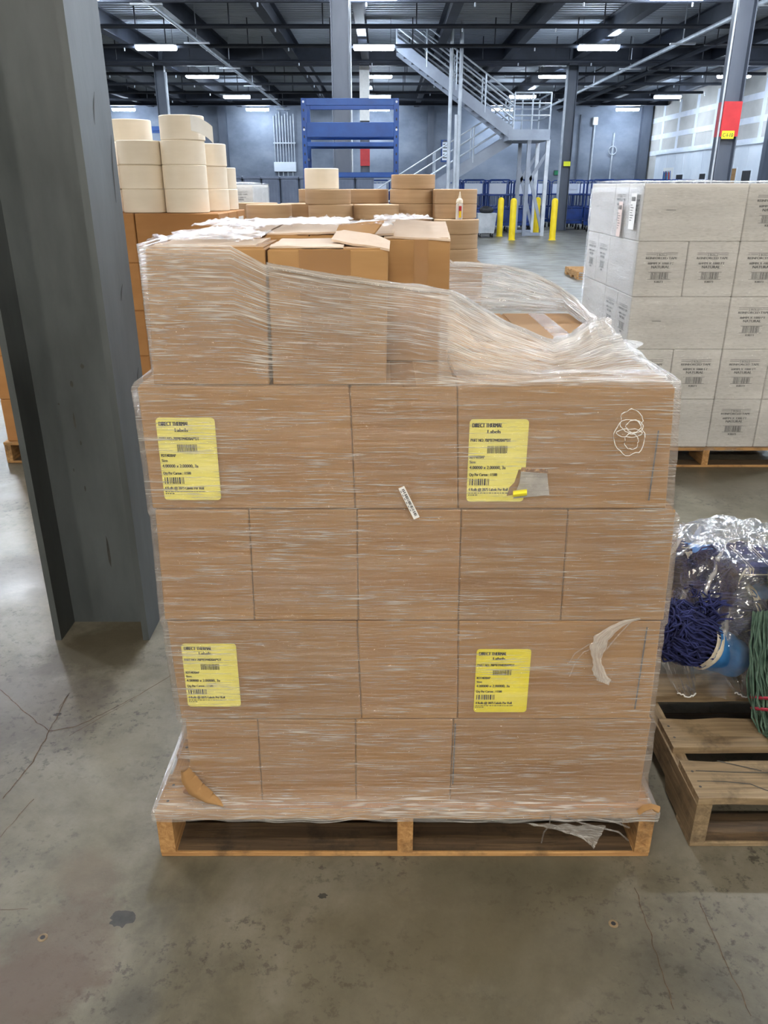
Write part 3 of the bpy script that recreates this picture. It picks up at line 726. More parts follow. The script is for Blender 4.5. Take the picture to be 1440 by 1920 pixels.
def mk_carton(name, L, x, y0, y1, tilt=0, label=None, group=None, mat='card', flaps=True):
    """x: four values bottom-left, bottom-right, top-left, top-right"""
    z0, z1 = layers[L][:2] if L < 5 else x[4:6]
    P = [Vector((x[0], y0, z0)), Vector((x[1], y0, z0)), Vector((x[0], y1, z0)), Vector((x[1], y1, z0)),
         Vector((x[2], y0, z1)), Vector((x[3], y0, z1)), Vector((x[2], y1, z1)), Vector((x[3], y1, z1))]
    t = thing('carton', label or 'plain brown corrugated carton in the %s layer under stretch film' % ORD[L], 'carton', ((x[0]+x[1])/2, (y0+y1)/2, z0), group=group or ST_GROUP[L])
    o = Vector(t.location); mb = carton_mesh(P, mat); mb.v = [tuple(Vector(q)-o) for q in mb.v]
    mb.build('body', mat, t)
    w = x[3]-x[2]
    zt = z1-z0
    if L >= 4:   # top flaps and tape seam
        dx = ((x[2]+x[3])/2)-o.x; d = y1-y0
        g = .0015
        if w > d:
            for s in (-1, 1): MB().box(dx-w/2+.004, dx+w/2-.004, min(s*g, s*(d/2-.004)), max(s*g, s*(d/2-.004)), zt, zt+.003).build('flap', mat, t)
            MB().box(dx-w/2+.002, dx+w/2-.002, -.025, .025, zt+.003, zt+.0034).build('tape', 'tape', t)
        else:
            for s in (-1, 1): MB().box(dx+min(s*g, s*(w/2-.004)), dx+max(s*g, s*(w/2-.004)), -d/2+.004, d/2-.004, zt, zt+.003).build('flap', mat, t)
            MB().box(dx-.025, dx+.025, -d/2+.002, d/2-.002, zt+.003, zt+.0034).build('tape', 'tape', t)
    return t
GAP = .0014
for L, (z0, z1, bl, br, tl, tr) in layers.items():
    cells = front_cells[L]; yy = YF0
    nrow = 0
    for i in range(len(cells)-1):
        a, b = cells[i], cells[i+1]
        x = [bl+(br-bl)*a+GAP/2, bl+(br-bl)*b-GAP/2, tl+(tr-tl)*a+GAP/2, tl+(tr-tl)*b-GAP/2]
        dep = U if (b-a) > .3 else 2*U
        jf = random.uniform(-.002, .002)
        main_boxes[L, i] = mk_carton('carton', L, x, yy+jf, yy+dep-GAP, label='%s carton counted from the near steel column, front of the %s layer' % (('first', 'second', 'third', 'fourth', 'fifth')[i], ORD[L]))
        if dep == U:  # one more long carton behind it
            mk_carton('carton', L, x, yy+U, yy+2*U-GAP, label='long brown carton directly behind a labelled face, %s layer' % ORD[L])
    # back half
    for i in range(5):
        a, b = i/5, (i+1)/5
        x = [bl+(br-bl)*a+GAP/2, bl+(br-bl)*b-GAP/2, tl+(tr-tl)*a+GAP/2, tl+(tr-tl)*b-GAP/2]
        mk_carton('carton', L, x, yy+2*U, yy+4*U-GAP, label='brown carton in the rear half of the stack, %s layer under stretch film' % ORD[L])
# top layer
Z5 = 1.1905
tops = {'A': (-.450, -.224, -.438, -.218, Z5, 1.443, 1.502, 1.718, 'brown carton at the wrapped corner of the top layer'),
        'B': (-.217, .004, -.214, .008, Z5, 1.441, 1.502, 1.718, 'brown carton with a lifted torn flap in the top layer'),
        'C': (-.055, .141, -.057, .139, Z5, 1.446, 1.725, 2.16, 'taped brown carton with a scuffed lid beside the torn flap carton'),
        'E': (-.25, -.061, -.25, -.063, Z5, 1.452, 1.725, 2.16, 'brown carton with crumpled film on its lid, middle of the top layer'),
        'F': (-.446, -.255, -.44, -.255, Z5, 1.447, 1.725, 2.16, 'brown carton behind the wrapped corner of the top layer')}
top = {}
for k, v in tops.items():
    top[k] = mk_carton('carton', 5, list(v[:6]), v[6], v[7], label=v[8])
# light-coloured worn lids and lifted flaps (parts of the top cartons)
def flap_sheet(parent, pts, mat='card_in', th=.004, nm='flap', bend=0):
    """a thick cardboard sheet from 4 world corners (bilinear), slightly warped"""
    o = Vector(parent.location); P = [Vector(p)-o for p in pts]
    mb = MB(); N = 8
    def f(u, v):
        q = P[0].lerp(P[1], u).lerp(P[3].lerp(P[2], u), v)
        return q+Vector((0, 0, bend*math.sin(u*math.pi)*v+.003*noise.noise((q.x*20, q.y*20, q.z*20))))
    mb.grid(f, N, N); n = len(mb.v)
    mb.grid(lambda u, v: f(u, v)-Vector((0, 0, th)), N, N)
    e = [(i, i+1) for i in range(N)]+[(N*(N+1)+i, N*(N+1)+i+1) for i in range(N)]+[(i*(N+1), (i+1)*(N+1)) for i in range(N)]+[(i*(N+1)+N, (i+1)*(N+1)+N) for i in range(N)]
    for a, b in e: mb.f.append((a, b, b+n, a+n))
    return mb.build(nm, mat, parent)
zA, zB, zC = 1.449, 1.447, 1.452
flap_sheet(top['B'], [(-.21, 1.506, zB), (-.075, 1.506, zB), (-.075, 1.71, zB+.004), (-.21, 1.71, zB+.002)])
flap_sheet(top['B'], [(.010, 1.496, 1.444), (-.10, 1.56, 1.456), (-.095, 1.67, 1.468), (.012, 1.60, 1.452)], bend=.006)
flap_sheet(top['B'], [(-.10, 1.62, 1.456), (-.02, 1.66, 1.462), (.0, 1.70, 1.484), (-.09, 1.69, 1.478)], 'card')
flap_sheet(top['C'], [(.0, 1.728, zC), (.139, 1.722, zC-.004), (.143, 1.93, zC+.022), (.03, 1.93, zC+.026)])
flap_sheet(top['C'], [(-.05, 1.74, zC+.004), (.02, 1.728, zC+.006), (.03, 1.96, zC+.02), (-.05, 1.96, zC+.022)])
flap_sheet(top['C'], [(-.05, 1.94, zC+.02), (.135, 1.94, zC+.02), (.13, 2.15, zC+.006), (-.05, 2.15, zC+.006)])
flap_sheet(top['E'], [(-.245, 1.73, 1.458), (-.07, 1.73, 1.462), (-.07, 2.15, 1.462), (-.245, 2.15, 1.464)])
flap_sheet(top['F'], [(-.44, 1.73, 1.452), (-.26, 1.73, 1.454), (-.26, 2.15, 1.460), (-.43, 2.15, 1.458)])
flap_sheet(top['A'], [(-.425, 1.515, 1.448), (-.235, 1.51, 1.449), (-.235, 1.71, 1.45), (-.425, 1.71, 1.45)])
MB().box(-.055+.075, .05, -.2185, -.2178, .04, .2555).build('tape', 'tape', top['C'])
MB().box(-.05, .045, -.1092, -.1084, .05, .2505).build('tape', 'tape', top['B'])
# ------------------------------------------------------------------ yellow labels on cartons
def yellow_label(box, px, py0, w, h, mat, seed, torn=False):
    """px,py0: pixel of the upper left corner; sheet lies on the carton's front face"""
    o = Vector(box.location); y = YF0-.0035
    a = W(px, py0, y); x0 = a.x-o.x; z1 = a.z-o.z; yl = y-o.y
    mb = MB(); r = .008
    pts = []
    for cx, cz, a0 in ((w-r, -r, 0), (r, -r, 90), (r, -h+r, 180), (w-r, -h+r, 270)):
        for k in range(5):
            q = math.radians(a0+k*22.5); pts.append((x0+cx+r*math.cos(q), yl, z1+cz+r*math.sin(q)))
    if torn:
        cut = [(w, -h*.60), (w*.88, -h*.60), (w*.82, -h*.76), (w*.74, -h*.82), (w*.7, -h*.93), (w*.96, -h*.9)]
        pts = pts[:15]+pts[15:]+[(x0+cx, yl, z1+cz) for cx, cz in reversed(cut)]
    mb.prism(pts, (0, .0006, 0))
    lab = mb.build('shipping_label', mat, box)
    lab['label'] = 'torn yellow product label' if torn else 'yellow product label'
    t = MB(); yy = yl-.0004
    k = w/.125; hh = h/.18
    def T(s, size, fx, fz, fw, al='L', b=.0004): add_text(t, s, size*hh, x0+fx*w, z1-fz*h, yy, fw*w, al, b)
    T('DIRECT THERMAL', .0125, .05, .095, .50, b=.0007); T('Labels', .0105, .31, .165, .22, b=.0006)
    T('PART NO: 700*BTM4020AP*DT', .0095, .03, .265, .68)
    add_bars(t, x0+.32*w, x0+.66*w, z1-.405*h, z1-.315*h, yy, seed, .0005*k, .002*k)
    T('RDT4020AP', .0088, .03, .465, .25); T('Size', .0082, .03, .525, .10)
    T('4.00000 x 2.00000, 3a', .0102, .03, .595, .62); T('Qty Per Carton : 11500', .0088, .03, .680, .48)
    add_bars(t, x0+.04*w, x0+.39*w, z1-.795*h, z1-.715*h, yy, seed+9, .0012*k, .0042*k)
    T('4 Rolls @ 2875 Labels Per Roll', .0092, .03, .865, .68)
    rnd = random.Random(seed+3)
    x = .03
    while x < .70:
        q = rnd.uniform(.02, .07); add_rect(t, x0+x*w, x0+(x+q)*w, z1-.897*h, z1-.886*h, yy); x += q+.015
    x = .03
    while x < .15:
        q = rnd.uniform(.02, .04); add_rect(t, x0+x*w, x0+(x+q)*w, z1-.922*h, z1-.911*h, yy); x += q+.012
    t.build('printed_text', 'ink', lab, recalc=False)
    return lab
yellow_label(main_boxes[4, 0], 291, 783, .117, .176, 'label_pale', 4)
lt = yellow_label(main_boxes[4, 2], 881, 786, .118, .176, 'label_pale', 4, True)
yellow_label(main_boxes[2, 0], 339, 1207, .123, .170, 'label_pale', 4)
yellow_label(main_boxes[2, 2], 894, 1217, .123, .172, 'label', 4)
for k, lb in (((4, 0), 'brown carton with faded yellow label at the column end, fourth layer'), ((4, 2), 'brown carton with a torn yellow label in the fourth layer'), ((2, 0), 'brown carton with faded yellow label in the second layer'), ((2, 2), 'brown carton with bright yellow label in the second layer')):
    main_boxes[k]['label'] = lb
# torn cardboard and curled corner beside the torn label
bx = main_boxes[4, 2]; o = Vector(bx.location)
def loc_poly(pts, dy): return [tuple(W(x, y, YF0-dy)-o) for x, y in pts]
MB().prism(loc_poly([(978, 876), (1027, 879), (1031, 886), (1000, 888), (976, 884)], .0036), (0, .0008, 0)).build('tear', 'card_edge', bx)
q = loc_poly([(977, 884), (1026, 888), (1030, 928), (962, 935), (968, 920), (974, 905)], .004)
MB().prism(q, (0, .0008, 0)).build('peeled_paper', 'greypaper', bx)['label'] = 'grey-white peeled paper beside the torn label'
MB().grid(lambda u, v: Vector(loc_poly([(962+u*26, 920+v*12-u*3)], .006+.010*math.sin(v*2.6))[0]), 6, 6).build('curled_corner', 'label', bx)
# pencil lines on cartons (dark marks along some vertical edges)
for (L, i), x0, z0, z1 in (((1, 3), .004, .06, .24), ((2, 2), .41, .03, .25), ((4, 2), .392, .02, .17)):
    b = main_boxes[L, i]; ww = b.children[0].dimensions.x if False else 0
    c = front_cells[L]; w = (layers[L][3]-layers[L][2])*(c[i+1]-c[i])
    MB().box(x0-w/2, x0-w/2+.003, YF0-.0032-b.location.y, YF0-.0026-b.location.y, z0, z1).build('marker_line', 'ink_grey', b)
# slip sheet with curled corners
def slip(u, v):
    x = -.512+u*1.165; y = 1.484+v*.957; z = .1402
    d = max((x+.512)/.13, 0)+max((y-1.484)/.055, 0)
    if d < 1 and u < .3: q = (1-d); z += .105*q**1.5; x += .026*q+.012*math.sin(q*3.1)
    return (x, y, z)
mb = MB().grid(slip, 90, 40); n = len(mb.v); mb.grid(lambda u, v: (lambda p: (p[0], p[1], p[2]+.0022))(slip(u, v)), 90, 40)
SS = tag(mb.build('slip_sheet', 'card_new', smooth=True), 'thin brown cardboard slip sheet with curled corners on the pine pallet', 'cardboard sheet')
def ribbon(pts, nm):
    c = []
    for x, y, D, w in pts: c.append((W(x, y, D), w))
    mb = MB(); n = 24
    def f(u, v):
        k = u*(len(c)-1); i = min(int(k), len(c)-2); q = k-i; q = q*q*(3-2*q)
        p = c[i][0].lerp(c[i+1][0], q); w = c[i][1]+(c[i+1][1]-c[i][1])*q
        t = (c[i+1][0]-c[i][0]).normalized(); nn = Vector((-t.z, -.35, t.x)).normalized()
        return p+nn*w*(v-.5)+Vector((0, -.012*math.sin(v*math.pi), 0))
    mb.grid(f, n, 6); m = len(mb.v); mb.grid(lambda u, v: f(u, v)+Vector((0, .003, 0)), n, 6)
    return mb.build(nm, 'card', SS, True)
ribbon([(420, 1506, 1.484, .006), (392, 1496, 1.483, .030), (368, 1480, 1.483, .040), (354, 1460, 1.485, .036), (347, 1442, 1.488, .022)], 'curled_corner')
ribbon([(1196, 1522, 1.466, .006), (1208, 1514, 1.463, .018), (1220, 1510, 1.460, .010), (1232, 1517, 1.457, .024)], 'curled_corner')
# ------------------------------------------------------------------ stretch film round the main stack
def mk_film(name, mb, mat, uvs, haze=None, parent=None):
    me = mb.mesh(name, mat, True)
    ul = me.uv_layers.new(name='UVMap')
    for p in me.polygons:
        us = [uvs[me.loops[li].vertex_index] for li in p.loop_indices]
        mxu = max(q[0] for q in us)
        for li, q in zip(p.loop_indices, us):
            ul.data[li].uv = (q[0], q[1])
    if haze:
        at = me.attributes.new('haze', 'FLOAT', 'POINT'); at.data.foreach_set('value', haze)
    return link(name, me, parent)
OFF = .007
def ext(z):
    """outline of film (xl, xr, yf, yb) at height z up to the fourth layer"""
    if z < .145: return (-.566, .670, 1.463, 2.488)
    k = [(.145, -.566, .670), (.165, -.551, .645), (.235, -.51, .640), (.33, -.476, .638), (.385, -.475, .637), (.396, -.483, .630), (.53, -.489, .626), (.652, -.490, .622), (.662, -.494, .627), (.80, -.490, .621), (.915, -.486, .615), (.926, -.490, .600), (1.06, -.490, .590), (1.17, -.492, .580), (1.196, -.492, .579)]
    for (a, l0, r0), (b, l1, r1) in zip(k, k[1:]):
        if z <= b: q = (z-a)/(b-a); xl = l0+(l1-l0)*q; xr = r0+(r1-r0)*q; break
    yf = 1.463+(1.4915-1.463)*min(1, max(0, (z-.145)/.03))
    return (xl, xr, yf, max(2.462, 2.488-(z-.145)*.2))
NF, NR, NB, NL = 150, 60, 70, 60
def ringpt(i, e, r=.012):
    xl, xr, yf, yb = e
    if i < NF: q = i/NF; p = (xl+(xr-xl)*q, yf)
    elif i < NF+NR: q = (i-NF)/NR; p = (xr, yf+(yb-yf)*q)
    elif i < NF+NR+NB: q = (i-NF-NR)/NB; p = (xr-(xr-xl)*q, yb)
    else: q = (i-NF-NR-NB)/NL; p = (xl, yb-(yb-yf)*q)
    return p
NU = NF+NR+NB+NL
# opening edge: photo pixels + distance, along the ring
keys = [(0, Vector((-.449, 1.493, 1.452))), (NF*.13, Vector((-.36, 1.493, 1.452))), (NF*.20, Vector((-.28, 1.493, 1.449))), (NF*.27, W(500, 497, 1.4915)), (NF*.36, W(600, 515, 1.4915)), (NF*.46, W(720, 532, 1.4915)),
        (NF*.58, W(850, 548, 1.52)), (NF*.68, W(940, 602, 1.60)), (NF*.78, W(1035, 642, 1.75)), (NF*.86, W(1075, 628, 1.79)), (NF*.93, W(1112, 604, 1.86)), (NF*1.0, W(1136, 598, 1.90)),
        (NF+NR*.35, W(1128, 603, 2.0)), (NF+NR*.6, W(1105, 590, 2.12)), (NF+NR*.85, W(1080, 562, 2.26)), (NF+NR, W(1050, 540, 2.34)),
        (NF+NR+NB*.2, W(1000, 514, 2.38)), (NF+NR+NB*.35, W(950, 500, 2.38)), (NF+NR+NB*.5, W(850, 494, 2.30)), (NF+NR+NB*.6, Vector((.10, 2.21, 1.42))), (NF+NR+NB*.75, Vector((-.14, 2.18, 1.45))), (NF+NR+NB, Vector((-.449, 2.172, 1.452))),
        (NF+NR+NB+NL*.5, Vector((-.449, 1.85, 1.455))), (NU, Vector((-.449, 1.493, 1.452)))]
def opening(i):
    for (a, p), (b, q) in zip(keys, keys[1:]):
        if i <= b: return p.lerp(q, (i-a)/(b-a))
def film_pts():
    lv = [.118, .132, .145, .155, .165, .185, .21, .235, .265, .295, .33, .36, .385, .396, .41]+[.41+.0225*k for k in range(1, 34)]
    lv = sorted(set([z for z in lv if z < 1.17]+[.652, .662, .915, .926, 1.17, 1.186]))
    V, UV, HZ = [], [], []
    rows = 0
    for z in lv:
        e = ext(z)
        for i in range(NU):
            x, y = ringpt(i, e)
            q = i/40
            zz = z
            if z < .14:   # ragged lower hem
                zz = z-(.012*noise.noise((i*.09, 3, 0)) if i < NF else 0)
            h = .0028*noise.noise((x*2.5+y*2.5, z*42, 1.3))+.0012*noise.noise((x*9+y*9, z*90, 4))
            h = max(h, -.0025)
            if i < NF: y -= h
            elif i < NF+NR: x += h
            elif i < NF+NR+NB: y += h
            else: x -= h
            V.append((x, y, zz)); UV.append((i*.0085, z)); HZ.append(.0+(.35 if z < .18 else 0))
        rows += 1
    e = ext(1.19); NVS = 34
    for k in range(1, NVS+1):
        v = k/NVS
        for i in range(NU):
            x, y = ringpt(i, e); B = Vector((x, y, 1.19)); T = opening(i)
            lw = 1.0 if (i < NF*.5 or i > NF+NR+NB*.6) else (1-(i-NF*.5)/(NF*.12) if i < NF*.62 else 0)
            lw = max(0, lw)
            s = min(1, v/.12); s = s*s*(3-2*s); s = lw*s+(1-lw)*v
            p = Vector((B.x+(T.x-B.x)*s, B.y+(T.y-B.y)*s, B.z+(T.z-B.z)*v))
            if lw < 1:
                p.z -= (1-lw)*.018*math.sin(v*math.pi)
                p.z = max(p.z, 1.196)
            cr = (1-lw)*.010+.0035*(1 if i < NF else .5)
            d = cr*noise.noise((i*.035+v*1.5, v*13, 2.1))+cr*.6*noise.noise((i*.1, v*30, 7))
            if i < NF: p.y -= max(d, -.001 if lw > .5 else -.02); p.z += d*.5*(1-lw)
            elif i < NF+NR: p.x += d; p.z += d
            elif i < NF+NR+NB: p.y += d; p.z += abs(d)
            else: p.x -= max(d, -.002)
            V.append(tuple(p)); UV.append((i*.0085, 1.19+v*.3))
            HZ.append((.10+.5*v*v) if lw > .5 else .45+.35*v)
        rows += 1
    return V, UV, HZ, rows
V, UV, HZ, rows = film_pts()
mb = MB(); mb.v = V
for j in range(rows-1):
    for i in range(NU):
        a = j*NU+i; b = j*NU+(i+1) % NU
        mb.f.append((a, b, b+NU, a+NU))
FILM = mk_film('stretch_wrap', mb, 'film', UV, HZ)
tag(FILM, 'clear wrinkled stretch film wound around the brown carton stack on the pine pallet', 'plastic film')
def wisp(nm, fn, nu, nv, hz, us=1.0, lab=None):
    mb = MB().grid(fn, nu, nv); uv = [(i/nu*us*.3, j/nv*us*.3) for j in range(nv+1) for i in range(nu+1)]
    o = mk_film(nm, mb, 'film', uv, [hz]*len(mb.v), FILM)
    if lab: o['label'] = lab
    return o
# crumpled film lying over the top cartons
for k, (x0, x1, y0, y1, z) in enumerate(((-.44, -.24, 1.52, 1.80, 1.455), (-.42, -.2, 1.8, 2.14, 1.468), (-.24, -.08, 1.78, 2.12, 1.472), (-.12, .02, 1.68, 1.86, 1.474), (-.02, .10, 1.75, 1.95, 1.482), (-.37, -.27, 1.60, 1.95, 1.462))):
    def f(u, v, k=k, x0=x0, x1=x1, y0=y0, y1=y1, z=z):
        x = x0+(x1-x0)*u+.02*noise.noise((u*3, v*3, k)); y = y0+(y1-y0)*v+.03*noise.noise((u*3, v*3, k+9))
        return (x, y, z+.008*abs(noise.noise((u*7, v*7, k)))+.010*abs(noise.noise((u*17, v*15, k+3))))
    wisp('crumpled_film', f, 26, 26, -.3, 2.0)
# gathered bunch of film where the opening was torn
BC = W(1118, 640, 1.84)
def bunch(u, v):
    a = u*2*math.pi; r = (.02+.10*v)*(1+.35*noise.noise((math.cos(a)*1.6, math.sin(a)*1.6, v*2)))
    z = BC.z+.05*(1-v)**1.3-.035*v+.012*noise.noise((math.cos(a)*4, math.sin(a)*4, v*6))
    return (BC.x+r*math.cos(a)*.9, BC.y+r*math.sin(a)*1.1, max(z, 1.203))
wisp('film_bunch', bunch, 60, 20, .5, 3.0, 'gathered crinkled knot of torn film')
# ragged rim of the opening (rolled, twisted edge)
rim = [opening(NF*.27+k*(NF*.73+NR+NB*.5)/120) for k in range(121)]
def rimf(u, v):
    p = rim[min(120, int(u*120))]; a = v*2*math.pi; r = .006+.004*noise.noise((u*30, 0, 1))
    return (p.x+.3*r*noise.noise((u*50, 1, 2)), p.y+r*math.cos(a), p.z+r*math.sin(a))
wisp('film_rim', rimf, 120, 6, .45, 2.0)
# loose torn tail hanging below the pallet deck
A_, B_, C2 = W(985, 1540, 1.462), W(1135, 1545, 1.462), W(1105, 1588, 1.448)
def tail(u, v):
    p = A_.lerp(B_, u); q = p.lerp(Vector((C2.x+(u-.7)*.03, C2.y, C2.z+(1-u)*.04)), v)
    return q+Vector((0, -.006-.006*noise.noise((u*5, v*9, 2)), .004*noise.noise((u*9, v*5, 6))))
wisp('loose_tail', tail, 24, 14, .35, 2.0, 'loose torn film tail')
for pts, nm in (([(1060, 1530), (1090, 1543), (1130, 1553), (1160, 1560), (1178, 1576)], 'film_string'), ([(1032, 1530), (1030, 1548), (1020, 1560), (1015, 1580)], 'film_string'), ([(1100, 1532), (1150, 1540), (1180, 1552)], 'film_string')):
    MB().tube([W(x, y, 1.445+.004*(i % 2)) for i, (x, y) in enumerate(pts)], .0022, 5).build(nm, 'film', FILM, True)
# resealed puncture circle and white scuff on the film
for cx, cy, rx, ry in ((1184, 790, 21, 22), (1180, 820, 29, 34), (1184, 828, 13, 15), (1180, 812, 24, 8), (1190, 800, 16, 12)):
    MB().tube([W(cx+rx*math.cos(t)*(1+.22*noise.noise((2*t, cx, 1))), cy+ry*math.sin(t)*(1+.22*noise.noise((2*t, cy, 2))), 1.484) for t in (i*2*math.pi/28 for i in range(29))], [.0008+.0008*noise.noise((i*.6, cx, cy)) for i in range(29)], 5, False).build('film_crease', 'paper', FILM, True)
sc_ = [((1200, 1160), 3), ((1175, 1165), 6), ((1150, 1178), 8), ((1130, 1195), 12), ((1120, 1215), 14), ((1118, 1232), 9), ((1122, 1250), 10), ((1128, 1268), 16), ((1130, 1280), 12)]
def scuff(u, v):
    k = u*(len(sc_)-1); i = min(int(k), len(sc_)-2); q = k-i
    (x0, y0), w0 = sc_[i]; (x1, y1), w1 = sc_[i+1]
    w = w0+(w1-w0)*q
    return W(x0+(x1-x0)*q+(v-.5)*2*w*(1+.4*noise.noise((u*14, v, 1))), y0+(y1-y0)*q+(v-.5)*w*.8, 1.4835-.003*math.sin(v*3.1))
wisp('film_scuff', scuff, 40, 8, .75, 4.0, 'milky overstretched patch of film')
for pts in ([(1185, 1164), (1160, 1190), (1135, 1220), (1122, 1232)], [(1130, 1200), (1105, 1208), (1078, 1225), (1066, 1245)], [(1120, 1212), (1095, 1222), (1080, 1240), (1068, 1268)]):
    MB().tube([W(x, y, 1.483) for x, y in pts], .0016, 5).build('film_crease', 'film', FILM, True)
# white barcode sticker on the film
a, b = W(752, 914, 1.4815), W(781, 972, 1.4815)
ang = math.atan2(b.z-a.z, b.x-a.x); Ls = (b-a).length
s = thing('barcode_sticker', 'small white barcode sticker stuck slantwise on the film', 'sticker', a)
s.rotation_euler.y = -ang
MB().bbox(0, Ls, -.0002, .0004, -.006, .007, .0001).build('sheet', 'paper', s)
mb = MB(); add_bars(mb, .005, Ls-.006, -.001, .0045, -.0006, 5, .0006, .0024)
for k in range(6): add_rect(mb, .006+k*.009, .011+k*.009, -.0045, -.0032, -.0006)
mb.build('printed_text', 'ink', s, recalc=False)

# ================================================================== WHITE CARTON STACKS
def white_text():
    t = MB()
    for x0, x1, z in ((-.085, .085, .228), (-.085, -.03, .2195), (.03, .085, .2195)): add_rect(t, x0, x1, z, z+.002)
    add_text(t, '2 ROLLS', .016, 0, .214, 0, .056, 'C', .0004)
    add_text(t, 'REINFORCED TAPE', .017, 0, .197, 0, .168, 'C', .0008)
    add_text(t, '60MM X 1000 FT', .0165, 0, .170, 0, .140, 'C', .0008)
    add_text(t, 'NATURAL', .020, 0, .150, 0, .098, 'C', .001)
    for z in (.129, .091): add_rect(t, -.062, .062, z, z+.002)
    add_bars(t, -.047, .047, .094, .128, 0, 12, .001, .0042)
    add_text(t, 'K8073', .0155, 0, .074, 0, .046, 'C', .0008)
    return t.mesh('printed_text', 'ink_grey')
ME_TXT = white_text()
ME_MARK = MB().quad((-.025, 0, .155), (.025, 0, .155), (.025, 0, .158), (-.025, 0, .158)).mesh('printed_mark', 'ink_grey')
me_cache = {}
WH = .2885
def white_box(x, y, z, along, label, group):
    """x,y: min corner. along 'x' = long side across"""
    w, d = (.55, .275) if along == 'x' else (.275, .55)
    key = along
    if key not in me_cache:
        me_cache[key] = MB().bbox(-w/2+.002, w/2-.002, -d/2+.002, d/2-.002, 0, WH-.0015, .004).mesh('body', 'whitebox')
    t = thing('white_carton', label % ('long side' if along == 'x' else 'printed end'), 'carton', (x+w/2, y+d/2, z), group=group)
    link('body', me_cache[key], t)
    if along == 'x':
        link('printed_mark', ME_MARK, t, (-.12, -d/2+.0012, 0))
        link('printed_text', ME_TXT, t, (-w/2+.0012, 0, 0), -math.pi/2)
    else:
        link('printed_text', ME_TXT, t, (0, -d/2+.0012, 0))
        link('printed_mark', ME_MARK, t, (-w/2+.0012, .1, 0), -math.pi/2)
    return t
def white_stack(x0, y0, zb, what, grp):
    for L in range(5):
        z = zb+L*WH
        lab = ['bottom', 'second', 'third', 'fourth', 'top'][L]
        lb = 'white tape carton, %%s forward, %s layer %s' % (lab, what)
        odd = L in (1, 3)
        if odd:    # front: four short faces
            for i in range(4): white_box(x0+i*.275, y0, z, 'y', lb, grp)
            for j in range(2): 
                for i in range(2): white_box(x0+i*.55, y0+.55+j*.275, z, 'x', lb, grp)
        else:
            white_box(x0, y0, z, 'x', lb, grp); white_box(x0, y0+.275, z, 'x', lb, grp)
            for i in (2, 3): white_box(x0+i*.275, y0, z, 'y', lb, grp)
            for i in (0, 1): white_box(x0+i*.275, y0+.55, z, 'y', lb, grp)
            for j in range(2): white_box(x0+.55, y0+.55+j*.275, z, 'x', lb, grp)
def wrap(x0, x1, y0, y1, z0, z1, label, top_=True):
    V, UV = [], []; nv = 46; per = 44
    pl = [(x0, y0), (x1, y0), (x1, y1), (x0, y1)]
    for j in range(nv+1):
        z = z0+(z1-z0)*j/nv
        for i in range(4*per):
            s, q = divmod(i, per); q /= per; a, b = pl[s], pl[(s+1) % 4]
            x = a[0]+(b[0]-a[0])*q; y = a[1]+(b[1]-a[1])*q
            h = .003*noise.noise((x*3+y*3, z*26, x0))+.004
            if j == nv: h = -.03+.02*noise.noise((x*9, y*9, 3))
            nx, ny = ((0, -1), (1, 0), (0, 1), (-1, 0))[s]
            V.append((x+nx*h, y+ny*h, z+(.006 if j == nv else 0))); UV.append((i*(1.1/per), z))
    mb = MB(); mb.v = V; n = 4*per
    for j in range(nv):
        for i in range(n): mb.f.append((j*n+i, j*n+(i+1) % n, (j+1)*n+(i+1) % n, (j+1)*n+i))
    # crumpled cover sheet over the top
    k0 = len(mb.v); N = 30
    if top_:
        mb.grid(lambda u, v: (x0-.004+(x1-x0+.008)*u, y0-.004+(y1-y0+.008)*v, z1+.008+.008*abs(noise.noise((u*9, v*9, 5)))+.02*max(0, noise.noise((u*3, v*4, 8)))*(1 if .05 < v < .95 else 0)), N, N)
        UV += [(i/N*1.1, j/N*1.1) for j in range(N+1) for i in range(N+1)]
    return tag(mk_film('stretch_wrap', mb, 'film_white', UV), label, 'plastic film')
WX, WY, WZ = 1.362, 4.412, .1235
pallet('pine pallet under the white printed cartons', (WX, WY-.01, 0), 1.1, 1.11, 'wood', slats(1.11, (.14, .09, .09, .09, .09, .14)), .1215, seed=11)
white_stack(WX, WY, WZ, 'of the white stack by the blue mops', 'cartons of the white stack by the blue mops')
wrap(WX-.004, WX+1.104, WY-.004, WY+1.104, .1, WZ+5*WH, 'clear glossy stretch film around the white printed cartons')
for (px, py, py1, w, mt, nm, lb) in ((1190, 362, 426, .10, 'paper', 'shipping_label', 'white shipping label with barcode on the white stack film'), (1165, 378, 440, .075, 'pinkpaper', 'shipping_label', 'pinkish shipping label with barcode on the white stack film')):
    # on the receding side face x = WX
    z = (WX-.016)*F_PX/(px-720); v = (960-py)/F_PX; D = z*(C_+v*S_)
    t = thing(nm, lb, 'label', (WX-.0165, D, CAM_H+z*(-S_+v*C_)))
    hh = (py1-py)*z/F_PX
    MB().box(-.0005, .0005, -w/2, w/2, -hh, 0).build('sheet', mt, t)
    mb = MB(); add_bars(mb, -w*.35, w*.35, -hh*.22, -hh*.10, 0, 3, .002, .006)
    for k in range(7): add_rect(mb, -w*.4, -w*.4+w*(.3+.4*((k*37) % 10)/10), -hh*(.34+.07*k), -hh*(.32+.07*k), 0)
    p = mb.build('printed_text', 'ink_grey', t, recalc=False); p.rotation_euler.z = -math.pi/2; p.location.x = -.0012
